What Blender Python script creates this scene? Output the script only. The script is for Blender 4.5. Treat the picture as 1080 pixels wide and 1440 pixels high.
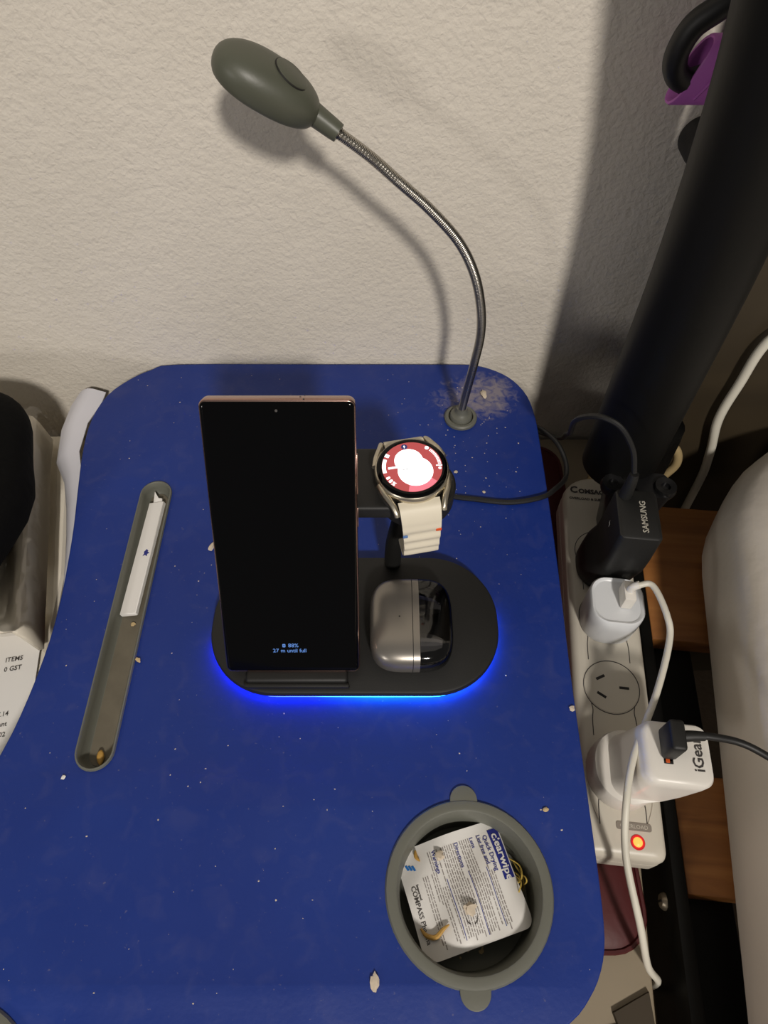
import bpy, bmesh, math, random
from mathutils import Vector, Matrix
random.seed(7)
R = math.radians
scene = bpy.context.scene
for o in list(bpy.data.objects):
    bpy.data.objects.remove(o)
C = scene.collection

# ------------------------------------------------------------------ camera, world, lights, exposure
cam_d = bpy.data.cameras.new('camera')
cam = bpy.data.objects.new('camera', cam_d); C.objects.link(cam)
cam_d.sensor_fit = 'VERTICAL'; cam_d.sensor_height = 36.0; cam_d.sensor_width = 27.0
cam_d.lens = 36.0 * 957 / 1440
cam_d.clip_start = 0.01
cam.location = (0, 0, 0.40)
cam.rotation_euler = (R(90 - 55.2), 0, 0)
scene.camera = cam

w = bpy.data.worlds.new('world'); scene.world = w; w.use_nodes = True
w.node_tree.nodes['Background'].inputs[0].default_value = (1.0, 0.95, 0.90, 1)
w.node_tree.nodes['Background'].inputs[1].default_value = 0.15

def lamp(name, loc, energy, col, radius):
    d = bpy.data.lights.new(name, 'POINT'); d.energy = energy; d.color = col; d.shadow_soft_size = radius
    o = bpy.data.objects.new(name, d); C.objects.link(o); o.location = loc
    return o
# the room's ceiling lamp, behind the photographer: it casts the main shadow of the gooseneck on the wall
lamp('ceiling_lamp_offscreen', (0.52, -2.05, 2.02), 248, (1.0, 0.93, 0.85), 0.13)
# a weaker lamp on the left of the room: it casts the second, faint gooseneck shadow to the right
lamp('room_lamp_left_offscreen', (-1.7, -1.9, 1.0), 38, (1.0, 0.94, 0.88), 0.16)

vs = scene.view_settings
scene.display_settings.display_device = 'sRGB'
vs.view_transform = 'Standard'; vs.look = 'None'; vs.gamma = 1.0; vs.use_curve_mapping = False
vs.exposure = 0.0

# ------------------------------------------------------------------ materials
def lin(c):
    def f(v):
        v /= 255.0
        return v / 12.92 if v <= 0.04045 else ((v + 0.055) / 1.055) ** 2.4
    return tuple(f(v) for v in c) + (1.0,)

MATS = {}
def mat(name, rgb, rough=0.5, metal=0.0, var=0.12, scale=60.0, bump=0.0, bscale=200.0, spec=0.5, emit=None, estr=0.0,
        coat=0.0, trans=0.0, sss=0.0):
    """principled material with a noise that varies its colour a little and, if asked, a fine bump"""
    if name in MATS: return MATS[name]
    m = bpy.data.materials.new(name); m.use_nodes = True
    nt = m.node_tree; b = nt.nodes['Principled BSDF']
    base = lin(rgb)
    tc = nt.nodes.new('ShaderNodeTexCoord')
    n = nt.nodes.new('ShaderNodeTexNoise'); n.inputs['Scale'].default_value = scale; n.inputs['Detail'].default_value = 4
    nt.links.new(tc.outputs['Object'], n.inputs['Vector'])
    mx = nt.nodes.new('ShaderNodeMix'); mx.data_type = 'RGBA'
    mx.inputs[6].default_value = tuple(v * (1 - var) for v in base[:3]) + (1,)
    mx.inputs[7].default_value = tuple(min(1, v * (1 + var)) for v in base[:3]) + (1,)
    nt.links.new(n.outputs[0], mx.inputs[0]); nt.links.new(mx.outputs[2], b.inputs['Base Color'])
    b.inputs['Roughness'].default_value = rough; b.inputs['Metallic'].default_value = metal
    b.inputs['Specular IOR Level'].default_value = spec
    b.inputs['Coat Weight'].default_value = coat
    b.inputs['Transmission Weight'].default_value = trans
    if sss:
        b.inputs['Subsurface Weight'].default_value = sss; b.inputs['Subsurface Scale'].default_value = 0.003
    if emit:
        b.inputs['Emission Color'].default_value = lin(emit); b.inputs['Emission Strength'].default_value = estr
    if bump:
        n2 = nt.nodes.new('ShaderNodeTexNoise'); n2.inputs['Scale'].default_value = bscale; n2.inputs['Detail'].default_value = 5
        nt.links.new(tc.outputs['Object'], n2.inputs['Vector'])
        bp = nt.nodes.new('ShaderNodeBump'); bp.inputs['Strength'].default_value = bump; bp.inputs['Distance'].default_value = 0.002
        nt.links.new(n2.outputs[0], bp.inputs['Height']); nt.links.new(bp.outputs[0], b.inputs['Normal'])
    MATS[name] = m
    return m

def math_node(nt, op, a, b=None, clamp=False):
    n = nt.nodes.new('ShaderNodeMath'); n.operation = op; n.use_clamp = clamp
    for i, v in enumerate((a, b)):
        if v is None: continue
        if isinstance(v, (int, float)): n.inputs[i].default_value = v
        else: nt.links.new(v, n.inputs[i])
    return n.outputs[0]

def ramp(nt, fac, stops):
    r = nt.nodes.new('ShaderNodeValToRGB')
    el = r.color_ramp.elements
    while len(el) < len(stops): el.new(0.5)
    for e, (p, c) in zip(el, stops):
        e.position = p; e.color = c if len(c) == 4 else tuple(c) + (1,)
    nt.links.new(fac, r.inputs[0])
    return r.outputs[0]

def plaster():
    m = bpy.data.materials.new('painted_plaster'); m.use_nodes = True
    nt = m.node_tree; b = nt.nodes['Principled BSDF']
    tc = nt.nodes.new('ShaderNodeTexCoord')
    n = nt.nodes.new('ShaderNodeTexNoise'); n.inputs['Scale'].default_value = 5; n.inputs['Detail'].default_value = 3
    nt.links.new(tc.outputs['Object'], n.inputs['Vector'])
    col = ramp(nt, n.outputs[0], [(0.3, lin((213, 206, 193))), (0.7, lin((224, 217, 205)))])
    nt.links.new(col, b.inputs['Base Color'])
    b.inputs['Roughness'].default_value = 0.75; b.inputs['Specular IOR Level'].default_value = 0.25
    a1 = nt.nodes.new('ShaderNodeTexNoise'); a1.inputs['Scale'].default_value = 300; a1.inputs['Detail'].default_value = 3
    a1.inputs['Distortion'].default_value = 0.4
    a2 = nt.nodes.new('ShaderNodeTexNoise'); a2.inputs['Scale'].default_value = 110; a2.inputs['Detail'].default_value = 4
    for a in (a1, a2): nt.links.new(tc.outputs['Object'], a.inputs['Vector'])
    h = math_node(nt, 'ADD', math_node(nt, 'MULTIPLY', a1.outputs[0], 0.8), a2.outputs[0])
    bp = nt.nodes.new('ShaderNodeBump'); bp.inputs['Strength'].default_value = 0.5; bp.inputs['Distance'].default_value = 0.0024
    nt.links.new(h, bp.inputs['Height']); nt.links.new(bp.outputs[0], b.inputs['Normal'])
    return m

def tray_blue():
    m = bpy.data.materials.new('blue_laminate'); m.use_nodes = True
    nt = m.node_tree; b = nt.nodes['Principled BSDF']
    tc = nt.nodes.new('ShaderNodeTexCoord')
    def noise(s, d=4, dist=0.0):
        n = nt.nodes.new('ShaderNodeTexNoise'); n.inputs['Scale'].default_value = s; n.inputs['Detail'].default_value = d
        n.inputs['Distortion'].default_value = dist
        nt.links.new(tc.outputs['Object'], n.inputs['Vector']); return n.outputs[0]
    base = ramp(nt, noise(9, 5), [(0.3, lin((17, 45, 124))), (0.7, lin((22, 52, 134)))])
    # worn grey film of dust, and a spill of powder around the lamp socket
    film = ramp(nt, noise(75, 8, 0.8), [(0.52, (0, 0, 0)), (0.8, (1, 1, 1))])
    def blob(cx, cy, r):
        v = nt.nodes.new('ShaderNodeVectorMath'); v.operation = 'DISTANCE'
        v.inputs[1].default_value = (cx + 0.05, cy - 0.17, 0.093)      # board frame
        nt.links.new(tc.outputs['Object'], v.inputs[0])
        return math_node(nt, 'SUBTRACT', 1.0, math_node(nt, 'DIVIDE', v.outputs['Value'], r), True)
    powder = noise(150, 6, 1.0)
    b1 = math_node(nt, 'ADD', blob(0.068, 0.385, 0.055), blob(0.09, 0.398, 0.035))
    b1 = math_node(nt, 'ADD', b1, math_node(nt, 'MULTIPLY', blob(0.0, 0.43, 0.09), 0.45))
    b1 = math_node(nt, 'ADD', b1, math_node(nt, 'MULTIPLY', blob(-0.2, 0.42, 0.06), 0.5))
    pm = ramp(nt, math_node(nt, 'MULTIPLY', b1, powder), [(0.33, (0, 0, 0)), (0.72, (1, 1, 1))])
    sp = ramp(nt, noise(520, 2), [(0.71, (0, 0, 0)), (0.78, (1, 1, 1))])
    fac = math_node(nt, 'ADD', math_node(nt, 'MULTIPLY', film, 0.05), math_node(nt, 'MULTIPLY', pm, 0.65))
    fac = math_node(nt, 'ADD', fac, math_node(nt, 'MULTIPLY', sp, 0.18), True)
    mx = nt.nodes.new('ShaderNodeMix'); mx.data_type = 'RGBA'
    nt.links.new(fac, mx.inputs[0]); nt.links.new(base, mx.inputs[6]); mx.inputs[7].default_value = lin((160, 150, 145))
    nt.links.new(mx.outputs[2], b.inputs['Base Color'])
    nt.links.new(ramp(nt, noise(40, 5), [(0.3, (0.42,) * 3), (0.7, (0.58,) * 3)]), b.inputs['Roughness'])
    b.inputs['Specular IOR Level'].default_value = 0.4
    bp = nt.nodes.new('ShaderNodeBump'); bp.inputs['Strength'].default_value = 0.1; bp.inputs['Distance'].default_value = 0.001
    nt.links.new(noise(400, 3), bp.inputs['Height']); nt.links.new(bp.outputs[0], b.inputs['Normal'])
    return m

def wood(name, c0, c1, c2, along='X', scale=14.0):
    m = bpy.data.materials.new(name); m.use_nodes = True
    nt = m.node_tree; b = nt.nodes['Principled BSDF']
    tc = nt.nodes.new('ShaderNodeTexCoord'); mp = nt.nodes.new('ShaderNodeMapping')
    mp.inputs['Scale'].default_value = (0.12, 1, 1) if along == 'X' else (1, 0.12, 1)
    nt.links.new(tc.outputs['Object'], mp.inputs['Vector'])
    n = nt.nodes.new('ShaderNodeTexNoise'); n.inputs['Scale'].default_value = scale * 5; n.inputs['Detail'].default_value = 6
    n.inputs['Distortion'].default_value = 1.2
    nt.links.new(mp.outputs[0], n.inputs['Vector'])
    nt.links.new(ramp(nt, n.outputs[0], [(0.25, lin(c0)), (0.5, lin(c1)), (0.75, lin(c2))]), b.inputs['Base Color'])
    b.inputs['Roughness'].default_value = 0.55
    return m

def led_strip_mat():
    m = bpy.data.materials.new('under_glow_led'); m.use_nodes = True
    nt = m.node_tree; b = nt.nodes['Principled BSDF']
    tc = nt.nodes.new('ShaderNodeTexCoord'); sx = nt.nodes.new('ShaderNodeSeparateXYZ')
    nt.links.new(tc.outputs['Object'], sx.inputs[0])
    f = math_node(nt, 'ADD', math_node(nt, 'MULTIPLY', sx.outputs[0], 5.0), 0.5)     # x -0.1 .. 0.1 -> 0 .. 1
    c = ramp(nt, f, [(0.05, (0.0, 0.005, 1)), (0.38, (0.0, 0.03, 1)), (0.58, (0.0, 0.33, 1)), (0.72, (0.0, 0.22, 1)), (0.9, (0.0, 0.15, 0.9)), (0.98, (0.0, 0.3, 0.45))])
    nt.links.new(c, b.inputs['Emission Color']); b.inputs['Base Color'].default_value = (0.5, 0.6, 0.8, 1)
    b.inputs['Emission Strength'].default_value = 22.0
    return m

def film_mat(name, tint, gloss_rough, amount, bump=0.0):
    """thin clear plastic: see-through with a fresnel gloss"""
    m = bpy.data.materials.new(name); m.use_nodes = True
    nt = m.node_tree; nt.nodes.remove(nt.nodes['Principled BSDF']); out = nt.nodes['Material Output']
    t = nt.nodes.new('ShaderNodeBsdfTransparent'); t.inputs[0].default_value = tint
    g = nt.nodes.new('ShaderNodeBsdfGlossy'); g.inputs['Roughness'].default_value = gloss_rough
    fr = nt.nodes.new('ShaderNodeFresnel'); fr.inputs[0].default_value = 1.5
    fac = math_node(nt, 'ADD', fr.outputs[0], amount, True)
    mx = nt.nodes.new('ShaderNodeMixShader')
    nt.links.new(fac, mx.inputs[0]); nt.links.new(t.outputs[0], mx.inputs[1]); nt.links.new(g.outputs[0], mx.inputs[2])
    nt.links.new(mx.outputs[0], out.inputs[0])
    tc = nt.nodes.new('ShaderNodeTexCoord'); n = nt.nodes.new('ShaderNodeTexNoise'); n.inputs['Scale'].default_value = 60
    nt.links.new(tc.outputs['Object'], n.inputs['Vector'])
    if bump:
        bp = nt.nodes.new('ShaderNodeBump'); bp.inputs['Strength'].default_value = bump; bp.inputs['Distance'].default_value = 0.003
        nt.links.new(n.outputs[0], bp.inputs['Height']); nt.links.new(bp.outputs[0], g.inputs['Normal']); nt.links.new(bp.outputs[0], fr.inputs['Normal'])
    return m

M_WALL = plaster(); M_TRAY = tray_blue()
M_GREY = mat('grey_plastic', (104, 105, 96), 0.5, var=0.06, scale=40, bump=0.05)
M_GREYDIRT = mat('grey_plastic_dirty', (104, 98, 84), 0.65, var=0.3, scale=70, bump=0.1)
M_LAMP = mat('olive_grey_plastic', (80, 82, 70), 0.42, var=0.04, scale=30, bump=0.03, bscale=500)
M_STEEL = mat('gooseneck_steel', (176, 172, 164), 0.28, 1.0, var=0.1, scale=300)
M_BLACK = mat('black_matte_plastic', (23, 23, 22), 0.55, var=0.1, scale=90, bump=0.04, bscale=900)
M_BLACK2 = mat('black_gloss_plastic', (20, 20, 21), 0.3, var=0.1)
M_POST = mat('black_painted_steel', (10, 10, 9), 0.5, spec=0.22, var=0.12, scale=20, bump=0.03)
M_CORD = mat('black_cord_rubber', (20, 20, 20), 0.5, var=0.1)
M_GLASSBLK = mat('black_screen_glass', (3, 3, 4), 0.07, var=0.05, spec=0.22)
M_PINKMETAL = mat('rose_metal_frame', (186, 152, 140), 0.22, 1.0, var=0.03)
M_WHITE = mat('white_plastic', (226, 222, 214), 0.35, var=0.03, sss=0.0)
M_WHITE2 = mat('cool_white_plastic', (216, 219, 222), 0.3, var=0.03)
M_STRIP = mat('cream_plastic', (205, 199, 185), 0.4, var=0.06, scale=30)
M_WCORD = mat('white_cord', (214, 210, 196), 0.45, var=0.05)
M_TANCORD = mat('tan_cord', (165, 145, 105), 0.5, var=0.08)
M_SLOT = mat('dark_slot', (22, 20, 18), 0.6, var=0.1)
M_INK = mat('dark_grey_ink', (66, 62, 60), 0.6, var=0.1)
M_INKL = mat('light_grey_ink', (176, 172, 160), 0.6, var=0.05)
M_INKB = mat('blue_ink', (38, 46, 130), 0.5, var=0.1)
M_INKSKY = mat('sky_blue_ink', (40, 120, 200), 0.5, var=0.1)
M_PAPER = mat('white_paper', (232, 230, 226), 0.7, var=0.03, scale=25)
M_PAPER2 = mat('lilac_white_paper', (222, 222, 230), 0.7, var=0.03, scale=25)
M_PAPER3 = mat('cream_paper', (238, 231, 215), 0.7, var=0.1, scale=30)
M_SACHET = mat('sachet_foil_paper', (226, 224, 220), 0.24, var=0.04, scale=30, bump=0.12, bscale=60)
M_MAROON = mat('maroon_cushion_fabric', (72, 17, 19), 0.55, var=0.2, scale=50, bump=0.08)
M_TABLE = mat('beige_table_top', (146, 134, 114), 0.5, var=0.1, scale=12)
M_FLOOR = mat('brown_carpet', (92, 78, 62), 0.95, var=0.25, scale=150, bump=0.4)
M_SHEET = mat('white_cotton_sheet', (214, 206, 194), 0.85, var=0.05, scale=20, bump=0.7, bscale=28)
M_BAG = mat('black_fabric', (8, 8, 8), 0.9, spec=0.15, var=0.4, scale=120, bump=0.5, bscale=140)
M_PURPLE = mat('purple_rubber', (182, 100, 184), 0.5, var=0.08)
M_BROWN = mat('brown_card', (58, 48, 33), 0.7, var=0.1)
M_PINK = mat('pink_cloth', (176, 116, 104), 0.9, var=0.1, bump=0.2)
M_CRUMB = mat('tan_crumb', (196, 172, 128), 0.8, var=0.25, scale=400)
M_LINT = mat('pale_lint', (206, 192, 172), 0.9, var=0.2, scale=600)
M_SEED = mat('golden_husk', (190, 148, 72), 0.6, var=0.25, scale=500)
M_STRAP = mat('cream_silicone', (224, 216, 196), 0.5, var=0.03)
M_CASE = mat('champagne_aluminium', (206, 198, 180), 0.3, 1.0, var=0.03)
M_CASEIN = mat('cream_case_side', (200, 190, 168), 0.4, 0.4, var=0.03)
M_GUN = mat('gunmetal_satin', (150, 145, 138), 0.32, 0.75, var=0.04, scale=20)
M_EARBUD = mat('earbud_grey', (150, 147, 145), 0.25, 0.6, var=0.05)
M_RED = mat('watch_face_red', (120, 40, 42), 0.4, emit=(192, 84, 84), estr=0.72, var=0.03)
M_PINKF = mat('watch_face_pink', (150, 70, 80), 0.4, emit=(246, 132, 148), estr=0.8, var=0.03)
M_LIT = mat('watch_face_white', (240, 240, 245), 0.4, emit=(255, 255, 255), estr=1.5, var=0.01)
M_NAVY = mat('watch_icon_navy', (30, 34, 80), 0.4, emit=(46, 52, 110), estr=0.6, var=0.03)
M_AOD = mat('screen_text_blue', (60, 90, 150), 0.4, emit=(110, 160, 235), estr=0.55, var=0.03)
M_REDLED = mat('red_neon', (255, 80, 60), 0.4, emit=(255, 82, 30), estr=7.0, var=0.05)
M_REDRING = mat('red_led_lens', (214, 40, 46), 0.3, var=0.05)
M_ORANGE = mat('orange_marker', (236, 92, 40), 0.5, var=0.03)
M_BLUEMK = mat('blue_marker', (96, 132, 190), 0.5, var=0.03)
M_BOLT = mat('zinc_bolt', (168, 156, 136), 0.4, 0.7, var=0.15, scale=300)
M_USBIN = mat('orange_usb_tongue', (210, 90, 30), 0.5, var=0.1)
M_BADGE = mat('grey_badge', (140, 132, 122), 0.5, var=0.08)
M_YEL = mat('dry_grass_yellow', (176, 150, 66), 0.8, var=0.3, scale=500)
M_SLAT = wood('pine_slat', (92, 54, 24), (150, 96, 46), (176, 120, 64), 'X', 9)
M_HEAD = wood('dark_brown_board', (48, 40, 27), (56, 47, 32), (62, 53, 37), 'X', 3)
M_LED = led_strip_mat()
M_LID = film_mat('smoked_clear_lid', (0.6, 0.6, 0.61, 1), 0.06, 0.02)
M_FILM = film_mat('clear_plastic_sleeve', (0.96, 0.95, 0.93, 1), 0.2, 0.06, 0.8)

# ------------------------------------------------------------------ object helpers
def obj(name, me, material, parent=None, loc=None, rot=None, smooth=True):
    if isinstance(me, bmesh.types.BMesh):
        bm = me; me = bpy.data.meshes.new(name); bm.to_mesh(me); bm.free()
    me.name = name
    if not me.materials: me.materials.append(material)
    else: me.materials[0] = material
    if smooth:
        for p in me.polygons: p.use_smooth = True
        try: me.set_sharp_from_angle(angle=R(38))
        except Exception: pass
    o = bpy.data.objects.new(name, me); C.objects.link(o)
    if parent: o.parent = parent
    if loc: o.location = loc
    if rot: o.rotation_euler = rot
    return o

def tag(o, label, cat, group=None):
    o['label'] = label; o['category'] = cat
    if group: o['group'] = group
    return o

def thing(name, label, cat, loc=(0, 0, 0), rot=(0, 0, 0), group=None):
    o = bpy.data.objects.new(name, None); C.objects.link(o); o.empty_display_size = 0.02
    o.location = loc; o.rotation_euler = rot
    return tag(o, label, cat, group)

def struct(o):
    o['kind'] = 'structure'; return o

def from_py(verts, faces):
    me = bpy.data.meshes.new('m'); me.from_pydata([tuple(v) for v in verts], [], faces); me.update()
    bm = bmesh.new(); bm.from_mesh(me); bpy.data.meshes.remove(me)
    bmesh.ops.recalc_face_normals(bm, faces=bm.faces[:])
    return bm

def rbox(sx, sy, sz, r=0.002, seg=3, c=(0, 0, 0), bottom=False):
    """box with rounded edges; centre c, or standing on c when bottom"""
    bm = bmesh.new(); bmesh.ops.create_cube(bm, size=1)
    cz = c[2] + (sz / 2 if bottom else 0)
    for v in bm.verts: v.co = Vector((v.co.x * sx + c[0], v.co.y * sy + c[1], v.co.z * sz + cz))
    if r > 0: bmesh.ops.bevel(bm, geom=bm.edges[:], offset=min(r, min(sx, sy, sz) * 0.49), segments=seg, profile=0.5, affect='EDGES')
    return bm

def rrect(sx, sy, r, n=8, cx=0, cy=0):
    p = []
    for (qx, qy, a0) in ((1, 1, 0), (-1, 1, 90), (-1, -1, 180), (1, -1, 270)):
        for i in range(n + 1):
            a = R(a0 + 90 * i / n)
            p.append((cx + qx * (sx / 2 - r) + r * math.cos(a), cy + qy * (sy / 2 - r) + r * math.sin(a)))
    return p

def circle(cx, cy, r, n=48):
    return [(cx + r * math.cos(2 * math.pi * i / n), cy + r * math.sin(2 * math.pi * i / n)) for i in range(n)]

def plate(outlines, z0, z1, bevel=0.0, res=2):
    """extruded flat outline (first loop outside, others holes) with rounded rims"""
    cu = bpy.data.curves.new('c', 'CURVE'); cu.dimensions = '2D'; cu.fill_mode = 'BOTH'
    for pts in outlines:
        s = cu.splines.new('POLY'); s.points.add(len(pts) - 1)
        for p, q in zip(s.points, pts): p.co = (q[0], q[1], 0, 1)
        s.use_cyclic_u = True
    cu.extrude = max((z1 - z0) / 2 - bevel, 1e-5); cu.bevel_depth = bevel; cu.bevel_resolution = res; cu.offset = -bevel
    o = bpy.data.objects.new('c', cu); C.objects.link(o)
    dg = bpy.context.evaluated_depsgraph_get()
    me = bpy.data.meshes.new_from_object(o.evaluated_get(dg))
    bpy.data.objects.remove(o); bpy.data.curves.remove(cu)
    me.transform(Matrix.Translation((0, 0, (z0 + z1) / 2)))
    bm = bmesh.new(); bm.from_mesh(me); bpy.data.meshes.remove(me)
    bmesh.ops.remove_doubles(bm, verts=bm.verts[:], dist=1e-6)
    return bm

def lettering(text, size, align='CENTER', bold=0.0, extr=0.0):
    cu = bpy.data.curves.new('t', 'FONT'); cu.body = text; cu.size = size; cu.align_x = align; cu.align_y = 'CENTER'
    cu.resolution_u = 2; cu.offset = bold; cu.extrude = extr
    o = bpy.data.objects.new('t', cu); C.objects.link(o)
    dg = bpy.context.evaluated_depsgraph_get()
    me = bpy.data.meshes.new_from_object(o.evaluated_get(dg))
    bpy.data.objects.remove(o); bpy.data.curves.remove(cu)
    bm = bmesh.new(); bm.from_mesh(me); bpy.data.meshes.remove(me)
    return bm

def smooth_path(pts, n=8, closed=False):
    P = [Vector(p) for p in pts]; out = []
    N = len(P)
    for i in range(N if closed else N - 1):
        p0 = P[(i - 1) % N] if (closed or i > 0) else P[0] * 2 - P[1]
        p1 = P[i]; p2 = P[(i + 1) % N]
        p3 = P[(i + 2) % N] if (closed or i < N - 2) else P[-1] * 2 - P[-2]
        for k in range(n):
            t = k / n
            out.append(0.5 * ((2 * p1) + (p2 - p0) * t + (2 * p0 - 5 * p1 + 4 * p2 - p3) * t * t + (3 * p1 - p0 - 3 * p2 + p3) * t ** 3))
    if not closed: out.append(P[-1])
    return out

def tube(pts, r, seg=10, n=8, closed=False, raw=False, rfun=None):
    P = [Vector(p) for p in pts] if raw else smooth_path(pts, n, closed)
    N = len(P); verts = []; faces = []
    up = None
    for i in range(N):
        a = P[(i + 1) % N] if (closed or i < N - 1) else P[i]
        b = P[(i - 1) % N] if (closed or i > 0) else P[i]
        t = (a - b).normalized()
        if up is None:
            up = t.orthogonal().normalized()
        up = (up - t * up.dot(t)).normalized(); s = t.cross(up)
        rr = rfun(i / (N - 1)) * r if rfun else r
        for k in range(seg):
            an = 2 * math.pi * k / seg
            verts.append(P[i] + (up * math.cos(an) + s * math.sin(an)) * rr)
    for i in range(N if closed else N - 1):
        j = (i + 1) % N
        for k in range(seg):
            faces.append((i * seg + k, i * seg + (k + 1) % seg, j * seg + (k + 1) % seg, j * seg + k))
    if not closed:
        faces.append(tuple(range(seg))[::-1]); faces.append(tuple((N - 1) * seg + k for k in range(seg)))
    return from_py(verts, faces)

def lathe(prof, seg=40, c=(0, 0, 0)):
    """prof: list of (r, z); closed where r = 0"""
    verts = []; faces = []; rows = []
    for (r, z) in prof:
        if r < 1e-7: rows.append([len(verts)]); verts.append((c[0], c[1], c[2] + z))
        else:
            rows.append(list(range(len(verts), len(verts) + seg)))
            for k in range(seg):
                a = 2 * math.pi * k / seg; verts.append((c[0] + r * math.cos(a), c[1] + r * math.sin(a), c[2] + z))
    for A, B in zip(rows, rows[1:]):
        for k in range(seg):
            k2 = (k + 1) % seg
            if len(A) == 1 and len(B) == 1: continue
            if len(A) == 1: faces.append((A[0], B[k], B[k2]))
            elif len(B) == 1: faces.append((A[k], A[k2], B[0]))
            else: faces.append((A[k], A[k2], B[k2], B[k]))
    return from_py(verts, faces)

def loft(loops, cap=True):
    """loops: list of equally long lists of 3D points"""
    n = len(loops[0]); verts = [p for l in loops for p in l]; faces = []
    for i in range(len(loops) - 1):
        for k in range(n):
            faces.append((i * n + k, i * n + (k + 1) % n, (i + 1) * n + (k + 1) % n, (i + 1) * n + k))
    if cap:
        faces.append(tuple(range(n))[::-1]); faces.append(tuple((len(loops) - 1) * n + k for k in range(n)))
    return from_py(verts, faces)

def xform(bm, m):
    bmesh.ops.transform(bm, matrix=m, verts=bm.verts[:]); return bm

def superq(a, b, c, e1, e2, nu=48, nv=24, cx=0, cy=0, cz=0):
    def sp(v, e): return math.copysign(abs(v) ** e, v)
    prof = []; verts = []; faces = []
    for j in range(nv + 1):
        p = -math.pi / 2 + math.pi * j / nv
        for i in range(nu):
            t = 2 * math.pi * i / nu
            verts.append((cx + a * sp(math.cos(p), e1) * sp(math.cos(t), e2), cy + b * sp(math.cos(p), e1) * sp(math.sin(t), e2), cz + c * sp(math.sin(p), e1)))
    for j in range(nv):
        for i in range(nu):
            faces.append((j * nu + i, j * nu + (i + 1) % nu, (j + 1) * nu + (i + 1) % nu, (j + 1) * nu + i))
    bm = from_py(verts, faces)
    bmesh.ops.remove_doubles(bm, verts=bm.verts[:], dist=1e-6)
    return bm

def lump(r, seed, flat=1.0, sub=2, jag=0.35):
    rnd = random.Random(seed); bm = bmesh.new(); bmesh.ops.create_icosphere(bm, subdivisions=sub, radius=r)
    for v in bm.verts:
        v.co *= 1 + rnd.uniform(-jag, jag); v.co.z *= flat
    zmin = min(v.co.z for v in bm.verts)
    for v in bm.verts: v.co.z -= zmin
    return bm

# ------------------------------------------------------------------ the setting: wall, floor
WY = 0.4335                                    # the wall's face
struct(obj('wall_back', rbox(3.2, 0.1, 2.4, 0, c=(0, WY + 0.05, -0.55), bottom=True), M_WALL, smooth=False))
struct(obj('floor', rbox(3.2, 3.6, 0.05, 0, c=(0, WY - 1.75, -0.60), bottom=True), M_FLOOR, smooth=False))

# ------------------------------------------------------------------ bedside table under the lap desk
TZ = -0.093
tb = thing('bedside_table', 'beige bedside table under the blue lap desk', 'table', (-0.22, 0.12, -0.55))
def tl(x, y, z): return (x + 0.22, y - 0.12, z + 0.55)
top = [(-0.62, -0.22), (0.150, -0.22), (0.158, -0.02), (0.176, 0.15), (0.192, 0.31), (0.196, 0.428), (-0.62, 0.428)]
obj('table_top', plate([[tl(x, y, 0)[:2] for x, y in top]], TZ - 0.025 + 0.55, TZ + 0.55, 0.002), M_TABLE, tb)
for lx, ly in ((-0.58, -0.18), (0.11, -0.18), (-0.58, 0.39), (0.11, 0.39)):
    obj('leg', rbox(0.04, 0.04, 0.432, 0.003, c=(lx + 0.22, ly - 0.12, 0), bottom=True), M_TABLE, tb)

# ------------------------------------------------------------------ lap desk
ld = thing('lap_desk', 'blue lap desk with grey cup holder and pen groove', 'lap desk', (-0.05, 0.17, TZ))
LX, LY, LZ = 0.05, -0.17, -TZ               # world -> lap desk
outline = [(-0.1739, 0.4300), (-0.195, 0.4235), (-0.2110, 0.4120), (-0.2250, 0.3942), (-0.2315, 0.3680), (-0.2305, 0.3370), (-0.2250, 0.3000),
           (-0.2193, 0.2658), (-0.2156, 0.2367), (-0.2130, 0.2096), (-0.2120, 0.1793), (-0.2145, 0.1424), (-0.2204, 0.1090),
           (-0.235, 0.065), (-0.255, 0.02), (-0.268, -0.04), (-0.258, -0.09), (-0.225, -0.118), (-0.18, -0.125), (-0.13, -0.112),
           (-0.08, -0.085), (-0.03, -0.060), (0.02, -0.043), (0.055, -0.033), (0.0869, -0.0155), (0.0985, -0.0055), (0.1060, 0.0055), (0.1103, 0.0190),
           (0.1120, 0.0408), (0.1130, 0.0749), (0.1140, 0.1171), (0.1152, 0.1651), (0.1180, 0.2311), (0.1197, 0.2970), (0.1203, 0.3448),
           (0.1200, 0.3700), (0.1165, 0.3930), (0.1070, 0.4110), (0.0940, 0.4220), (0.0780, 0.4285), (0.055, 0.4300), (-0.06, 0.4302)]
out_s = [(p.x + LX, p.y + LY) for p in smooth_path([(x, y, 0) for x, y in outline], 3, True)]
CUP = (0.0439, 0.0405); CUP2 = (-0.200, -0.049); CR = 0.0375
GX, GY0, GY1, GW = -0.166, 0.100, 0.304, 0.0105      # pen groove: axis, ends, half width
def stadium(cx, y0, y1, w, n=14):
    p = []
    for i in range(n + 1):
        a = math.pi * i / n; p.append((cx + w * math.cos(a), y1 - w + w * math.sin(a)))
    for i in range(n + 1):
        a = math.pi + math.pi * i / n; p.append((cx + w * math.cos(a), y0 + w + w * math.sin(a)))
    return p
holes = [circle(CUP[0] + LX, CUP[1] + LY, CR + 0.001), circle(CUP2[0] + LX, CUP2[1] + LY, CR + 0.001),
         [(x + LX, y + LY) for x, y in stadium(GX, GY0 + .001, GY1 - .001, GW - .001)]]
board = obj('board', plate([out_s] + holes, LZ - 0.009, LZ, 0.0012), M_TRAY, ld)
board['label'] = 'scuffed blue laminate board'

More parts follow.
